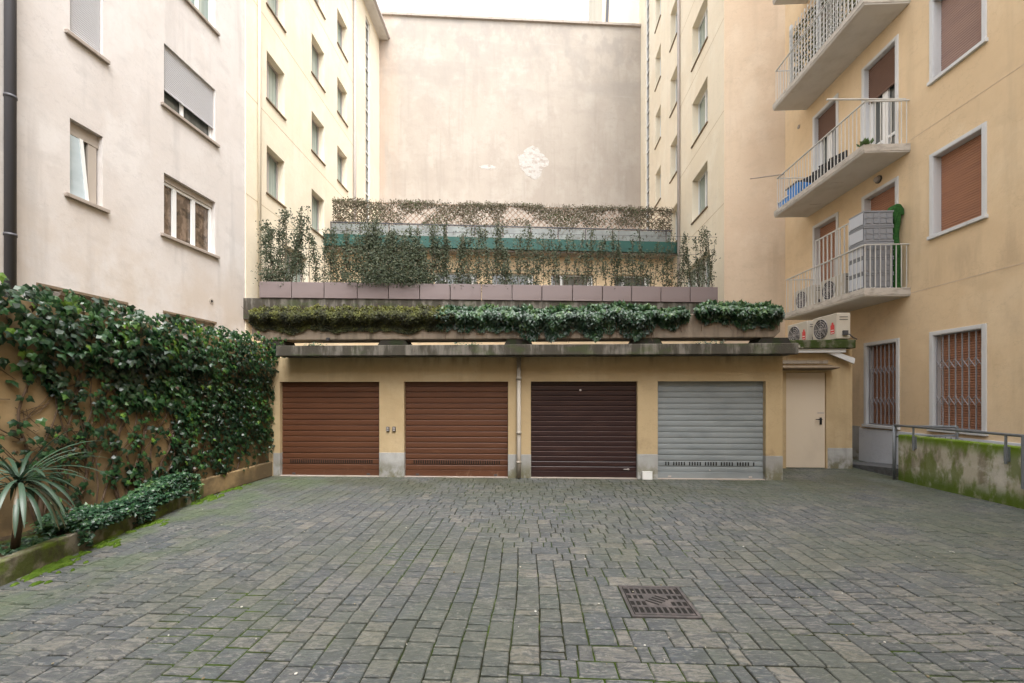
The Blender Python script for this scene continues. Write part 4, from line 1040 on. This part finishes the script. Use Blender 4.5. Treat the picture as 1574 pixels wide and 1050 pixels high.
# ------------------------------------------------------------ ivy wall at the left
XI = WG.A.x
WI = Wall(Vector((XI, -2.0, 0)), Vector((XI, YG + .3, 0)))
t = frame_thing('garden_wall', WI, 'stained ochre garden wall mostly hidden under ivy on the left', 'wall')
e = MB(); e.box(0, WI.L, 0, .25, 0, 2.64); e.build('wall', M['ivy_wall'], t)
e = MB(); e.box(WI.S(300), WI.L - .3, -.09, -.001, 0, .30); e.build('plinth', M['ivy_wall'], t, bevel=.02)
iv = frame_thing('climbing_ivy', WI, 'dark glossy ivy spilling over the ochre garden wall with bare stems below', 'ivy')
lm = MB(); sN0 = WI.S(-60); sE = WI.L + .05; ZT = 2.68
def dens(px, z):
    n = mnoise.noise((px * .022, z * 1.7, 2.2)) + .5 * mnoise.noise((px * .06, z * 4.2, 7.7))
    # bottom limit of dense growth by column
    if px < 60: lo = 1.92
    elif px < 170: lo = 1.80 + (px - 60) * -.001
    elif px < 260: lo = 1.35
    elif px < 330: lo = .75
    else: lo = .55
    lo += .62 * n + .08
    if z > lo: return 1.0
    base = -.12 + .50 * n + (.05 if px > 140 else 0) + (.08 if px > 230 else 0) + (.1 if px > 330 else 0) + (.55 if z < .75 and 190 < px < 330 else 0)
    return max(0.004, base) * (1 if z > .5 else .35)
cnt = 0
while cnt < 5900:
    s_ = R.uniform(sN0, sE)
    # density per area roughly even in the picture
    if s_ < WI.S(60) and R.random() < .25: continue
    z = R.uniform(.28, ZT + .12); q = WI.w(s_, 0, 0); rel = Vector((q.x, q.y)); dd = rel.dot(FW); px = CX + F * rel.dot(RT) / dd
    if R.random() > dens(px, z): continue
    top = z > 2.05
    thick = .19 if top else .09
    if z > lo_ if False else False: pass
    y = -R.random() ** .8 * thick * (1.2 if px > 300 else 1) - .01
    if z > ZT - .05: y = R.uniform(-.2, .28); z += .05 * mnoise.noise((s_ * 3, 0, 0)) + R.random() * .05
    sz = R.uniform(.06, .12) * (.8 if px > 300 else 1)
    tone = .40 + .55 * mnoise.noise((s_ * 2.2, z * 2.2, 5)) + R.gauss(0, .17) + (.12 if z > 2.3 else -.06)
    if R.random() < .012: tone = 1
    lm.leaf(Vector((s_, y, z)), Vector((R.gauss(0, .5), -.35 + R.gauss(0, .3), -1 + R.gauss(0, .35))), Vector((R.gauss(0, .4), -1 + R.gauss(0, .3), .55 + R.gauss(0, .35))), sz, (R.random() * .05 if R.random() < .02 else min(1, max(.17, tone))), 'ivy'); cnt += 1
# stems
sm = MB()
def stem_path(px0, z0, px1, z1, r0):
    s0, s1 = WI.S(px0), WI.S(px1); n = 12; pts = []
    ph = R.uniform(0, 6)
    for j in range(n + 1):
        u = j / n; s_ = s0 + (s1 - s0) * u + .09 * math.sin(u * 7 + ph) + R.gauss(0, .018); pts.append(Vector((s_, -.025 - .02 * R.random(), z0 + (z1 - z0) * u)))
    sm.tube(pts, r0, 6, r1=r0 * .45)
    for p_ in pts[2:]:
        for q_ in range(R.choice([0, 1, 1, 2, 3])):
            lm.leaf(p_ + Vector((R.gauss(0, .06), -.03, R.gauss(0, .05))), Vector((R.gauss(0, .8), -.3, -.7 + R.gauss(0, .4))), Vector((R.gauss(0, .3), -1, .4)), R.uniform(.05, .10), min(1, max(.17, R.gauss(.42, .22))), 'ivy')
    return pts
for (a, b, r0) in ((45, 38, .017), (50, 75, .010), (75, 95, .010), (95, 108, .012), (100, 135, .009), (118, 128, .012), (125, 160, .010), (140, 120, .008), (150, 175, .011), (175, 190, .012), (185, 160, .009), (200, 215, .013), (210, 240, .012), (212, 190, .011), (225, 260, .010), (245, 270, .014), (262, 250, .010), (285, 300, .016), (295, 320, .012), (330, 345, .012), (360, 370, .012)):
    pts = stem_path(a, .22, b, 2.1, r0 * 1.2)
    for z_ in range(R.choice([1, 2, 3])):
        k = R.randint(3, 8); p_ = pts[k]; u = Vector((R.choice([-1, 1]) * R.uniform(.15, .4), -.01, R.uniform(.25, .6)))
        sm.tube([p_, p_ + u * .5 + Vector((R.gauss(0, .03), 0, R.gauss(0, .03))), p_ + u], r0 * .5, 5, r1=.003)
        for q_ in range(7):
            lm.leaf(p_ + u * R.random() + Vector((R.gauss(0, .03), -.03, R.gauss(0, .03))), Vector((R.gauss(0, .8), -.3, -.6)), Vector((0, -1, .4)), R.uniform(.045, .09), min(1, max(0, R.gauss(.45, .25))), 'ivy')
# fine criss-cross tendrils
for j in range(150):
    s_ = R.uniform(WI.S(0), WI.S(330)); z = R.uniform(.5, 2.0); u = Vector((R.uniform(-.35, .35), 0, R.uniform(-.1, .35)))
    p_ = Vector((s_, -.015, z)); sm.tube([p_, p_ + u * .5 + Vector((0, 0, R.gauss(0, .05))), p_ + u], .0035, 4)
lm.build('foliage', M['ivy'], iv); sm.build('stem', M['stem'], iv)

# planting bed
k0 = G(0, 902); k1 = G(282, 779); k2 = G(330, 758)
kd = (k0 - k1).normalized(); km = k0 + kd * 3.2
kb = MB(); path = [k2, k1, k0, km]
def kerb_pts(o):  # offset toward the wall
    out = []
    for i_, p_ in enumerate(path):
        d_ = (path[min(i_ + 1, 3)] - path[max(i_ - 1, 0)]).normalized(); nrm = Vector((d_.y, -d_.x, 0))
        if nrm.x > 0: nrm = -nrm
        out.append(p_ + nrm * o)
    return out
o0 = kerb_pts(0); o1 = kerb_pts(.11)
b = len(kb.v)
for z in (-.03, .21):
    for p_ in o0 + o1: kb.v.append((p_.x, p_.y, z + (0 if z < 0 else R.uniform(-.004, .004))))
n = 4
for i_ in range(3):
    kb.face((i_, i_ + 1, 8 + i_ + 1, 8 + i_)); kb.face((4 + i_ + 1, 4 + i_, 12 + i_, 12 + i_ + 1)); kb.face((8 + i_, 8 + i_ + 1, 12 + i_ + 1, 12 + i_))
kb.face((0, 8, 12, 4)); kb.face((3, 7, 15, 11))
tag(kb.build('kerb', M['kerb'], bevel=.015), 'mossy concrete kerb edging the planting bed on the left', 'kerb')
sb = MB(); NS = 24
rows = []
for i_ in range(NS + 1):
    u = i_ / NS; yy2 = k2.y + (km.y - k2.y) * u
    # kerb x at this y
    if yy2 > k1.y: f_ = (yy2 - k2.y) / (k1.y - k2.y); xk = k2.x + (k1.x - k2.x) * f_
    else: f_ = (yy2 - k1.y) / (km.y - k1.y); xk = k1.x + (km.x - k1.x) * f_
    row = []
    for j in range(6):
        v_ = j / 5; x = XI + .0 + (xk - .06 - XI) * v_; row.append((x, yy2, .17 + .05 * mnoise.noise((x * 3, yy2 * 3, 0)) + .05 * (1 - v_)))
    rows.append(row)
for rw in rows: sb.v += rw
for i_ in range(NS):
    for j in range(5): a_ = i_ * 6 + j; sb.face((a_, a_ + 1, a_ + 7, a_ + 6))
tag(sb.build('soil_bed', M['soil'], smooth=True), kind='structure')
def xkerb(y):
    if y > k1.y: f_ = (y - k2.y) / (k1.y - k2.y); return k2.x + (k1.x - k2.x) * f_
    f_ = (y - k1.y) / (km.y - k1.y); return k1.x + (km.x - k1.x) * f_
gi = MB()
for j in range(6800):
    y = R.uniform(3.55, 6.35); xk = xkerb(y); wdt = xk - XI
    u = R.random() ** .7; x = XI + .1 + (wdt + .06 - .1) * u
    hgt_ = .30 + .13 * mnoise.noise((x * 2, y * 1.6, 3)) + .10 * math.exp(-((y - 5.9) ** 2) / .25) - (.14 if y < 4.1 else 0)
    if y < 4.2 and (R.random() < .6 or u > .8): continue
    if mnoise.noise((x * 3, y * 2.2, 8)) < -.35: continue
    z = max(.06, .18 + (hgt_ - .12) * R.random() ** .5)
    if u > .84: x = xk + R.uniform(-.05, .09); z = R.uniform(.06 if mnoise.noise((y * 3, 1, 1)) > 0.02 else .2, .32)
    gi.leaf(Vector((x, y, z)), Vector((R.gauss(.4, .7), R.gauss(-.3, .6), R.gauss(-.2, .4))), Vector((R.gauss(.3, .3), -.4, 1)), R.uniform(.035, .062), min(1, max(0, .45 + .4 * mnoise.noise((x * 4, y * 4, 1)) + R.gauss(0, .2))), 'ivy')
tag(gi.build('ground_ivy', M['ivy2']), 'low carpet of small leaved ivy creeping over the kerb of the planting bed', 'ground cover', kind='stuff')
# small bushy plant at the head of the bed
# strap leaved plant
pb_ = P(22, 826, 4.02); crown = P(30, 742, 3.92)
t = thing('yucca_plant', 'grey green strap leaved plant on a thin trunk in the left planting bed', 'yucca', (pb_.x, pb_.y, .18))
cr = crown - Vector((pb_.x, pb_.y, .18))
e = MB(); e.tube([(0, 0, -.03), (cr.x * .3 + .02, cr.y * .3, cr.z * .35), (cr.x * .8, cr.y * .8, cr.z * .7), tuple(cr)], .035, 10, r1=.026); e.build('trunk', M['stem'], t, smooth=True)
e = MB()
for j in range(64):
    az = R.uniform(0, 2 * math.pi); el = R.uniform(-.35, 1.2); L_ = R.uniform(.42, .72); wd = R.uniform(.011, .018)
    d_ = Vector((math.cos(az) * math.cos(el), math.sin(az) * math.cos(el), math.sin(el)))
    side_ = Vector((-math.sin(az), math.cos(az), 0)); p_ = cr.copy() + Vector((0, 0, R.uniform(-.08, .04))); tone = (R.uniform(.25, 1) if el > -.2 else R.uniform(0, .15)); b = len(e.v); n = 8
    for q in range(n + 1):
        u = q / n; ww = wd * (.6 + 1.2 * u) * (1 - u ** 3) + .001
        up_ = side_.cross(d_).normalized()
        e.v += [tuple(p_ + side_ * ww), tuple(p_ - up_ * ww * .35), tuple(p_ - side_ * ww)]
        p_ = p_ + d_ * (L_ / n); d_ = (d_ + Vector((0, 0, -.25 * (1.1 - abs(math.sin(el)) * .55)))).normalized()
    for q in range(n):
        e.face((b + 3 * q, b + 3 * q + 1, b + 3 * q + 4, b + 3 * q + 3), tone); e.face((b + 3 * q + 1, b + 3 * q + 2, b + 3 * q + 5, b + 3 * q + 4), tone)
e.build('leaves', M['yucca'], t, smooth=True)
# moss cushions at the foot of the kerb
mo = MB()
def moss(cx, cy, rx, ry, ang, seed):
    n, rg = 26, 6; b = len(mo.v); mo.v.append((cx, cy, .016))
    for k in range(1, rg + 1):
        for i_ in range(n):
            a_ = 2 * math.pi * i_ / n; f_ = k / rg; kk = 1 + .45 * mnoise.noise((math.cos(a_) * 2.5 + seed, math.sin(a_) * 2.5, seed)) + .3 * mnoise.noise((math.cos(a_) * 7 + seed, math.sin(a_) * 7, seed))
            x = rx * f_ * kk * math.cos(a_); y = ry * f_ * kk * math.sin(a_)
            mo.v.append((cx + x * math.cos(ang) - y * math.sin(ang), cy + x * math.sin(ang) + y * math.cos(ang), (.018 + R.uniform(-.005, .005)) * (1 - f_ ** 3) - .006 * (f_ > .99)))
    for i_ in range(n): mo.face((b, b + 1 + i_, b + 1 + (i_ + 1) % n))
    for k in range(rg - 1):
        for i_ in range(n):
            j = (i_ + 1) % n; mo.face((b + 1 + k * n + i_, b + 1 + (k + 1) * n + i_, b + 1 + (k + 1) * n + j, b + 1 + k * n + j))
an_ = math.atan2(kd.y, kd.x)
for j in range(420):
    y = R.uniform(2.6, 7.6); xk = xkerb(y); cl = mnoise.noise((y * 1.9, 3.3, 0)) + .4 * mnoise.noise((y * 6, 1.3, 0))
    if cl < .12 + .2 * R.random(): continue
    dx_ = abs(R.gauss(0, .10 + .10 * max(0, cl))) + .01; sz_ = R.uniform(.015, .05) * (1 - min(.6, dx_ * 1.5))
    moss(xk + dx_, y, sz_ * .8, sz_ * 1.7, R.uniform(-.3, .3), j * .37)
tag(mo.build('moss', M['moss'], smooth=True), 'bright green moss cushions along the foot of the kerb', 'moss', kind='stuff')

# pale specks and crumbs lying on the setts
e = MB()
for j in range(90):
    px = R.uniform(0, 1574); py = 745 + 300 * R.random() ** 1.1; p_ = G(px, py)
    if p_.x < xkerb(p_.y) + .05 if p_.y < 7 else False: continue
    if p_.x > XW - .1: continue
    r_ = R.uniform(.003, .010); n = 7
    e.prism([(p_.x + r_ * R.uniform(.6, 1.2) * math.cos(a_ * 2 * math.pi / n), p_.y + r_ * R.uniform(.6, 1.2) * math.sin(a_ * 2 * math.pi / n)) for a_ in range(n)], 2, .004, .009, R.random())
M['litter'] = mat('litter', (.4, .4, .4), .9, tone=[(.10, .07, .04), (.30, .26, .18), (.6, .6, .57)])
tag(e.build('litter', M['litter']), 'tiny pale specks and crumbs scattered over the setts', 'litter', kind='stuff')
# ------------------------------------------------------------ drain grate
t = thing('drain_grate', 'rusty cast iron drain grate with slots set in the paving', 'drain', (gx, gy, 0), 0)
e = MB(); h = GH - .004; i1 = GH - .03
for (a, b, c, d) in ((-h, h, -h, -i1), (-h, h, i1, h), (-h, -i1, -i1, i1), (i1, h, -i1, i1)): e.box(a, b, c, d, -.03, .004)
e.build('frame', M['iron'], t, bevel=.003)
j1 = GH - .038
hs_ = []
rws = [(.105, .205), (.015, .09), (-.09, -.015), (-.205, -.105)]
for ri, (a, b) in enumerate(rws):
    for k in range(10):
        xx = -.205 + k * .0455
        if ri in (1, 2) and abs(xx) < .105: continue
        hs_.append((xx - .0155, xx + .0155, a + .006, b - .006))
xs_ = sorted(set([-j1, j1] + [h_[0] for h_ in hs_] + [h_[1] for h_ in hs_])); ys_ = sorted(set([-j1, j1] + [h_[2] for h_ in hs_] + [h_[3] for h_ in hs_]))
e = MB()
for i_ in range(len(xs_) - 1):
    for k in range(len(ys_) - 1):
        mx_, my_ = (xs_[i_] + xs_[i_ + 1]) / 2, (ys_[k] + ys_[k + 1]) / 2
        if any(h_[0] < mx_ < h_[1] and h_[2] < my_ < h_[3] for h_ in hs_): continue
        e.poly([(xs_[i_], ys_[k], .002), (xs_[i_ + 1], ys_[k], .002), (xs_[i_ + 1], ys_[k + 1], .002), (xs_[i_], ys_[k + 1], .002)])
for h_ in hs_:
    a, b, c, d = h_
    for q in (((a, c), (b, c)), ((b, c), (b, d)), ((b, d), (a, d)), ((a, d), (a, c))):
        e.poly([(*q[0], .002), (*q[1], .002), (*q[1], -.005), (*q[0], -.005)])
e.build('cover', M['iron'], t)
e = MB()
for k in range(4):
    c = Vector((-.048 + k * .032, -.04 + k * .027, 0)); d_ = Vector((.5, -.86, 0)).normalized() * .052; n_ = Vector((-d_.y, d_.x, 0)).normalized() * .009
    d_ = Vector((.80, -.6, 0)).normalized() * .055; n_ = Vector((.6, .8, 0)) * .0095
    pts = [c - d_ - n_, c + d_ - n_, c + d_ + n_, c - d_ + n_]; e.prism([(p_.x, p_.y) for p_ in pts], 2, .0025, .0035)
e.build('center_slots', M['dark'], t)
e = MB(); e.box(-i1, i1, -i1, i1, -.02, -.0055); e.build('pit', M['dark'], t)
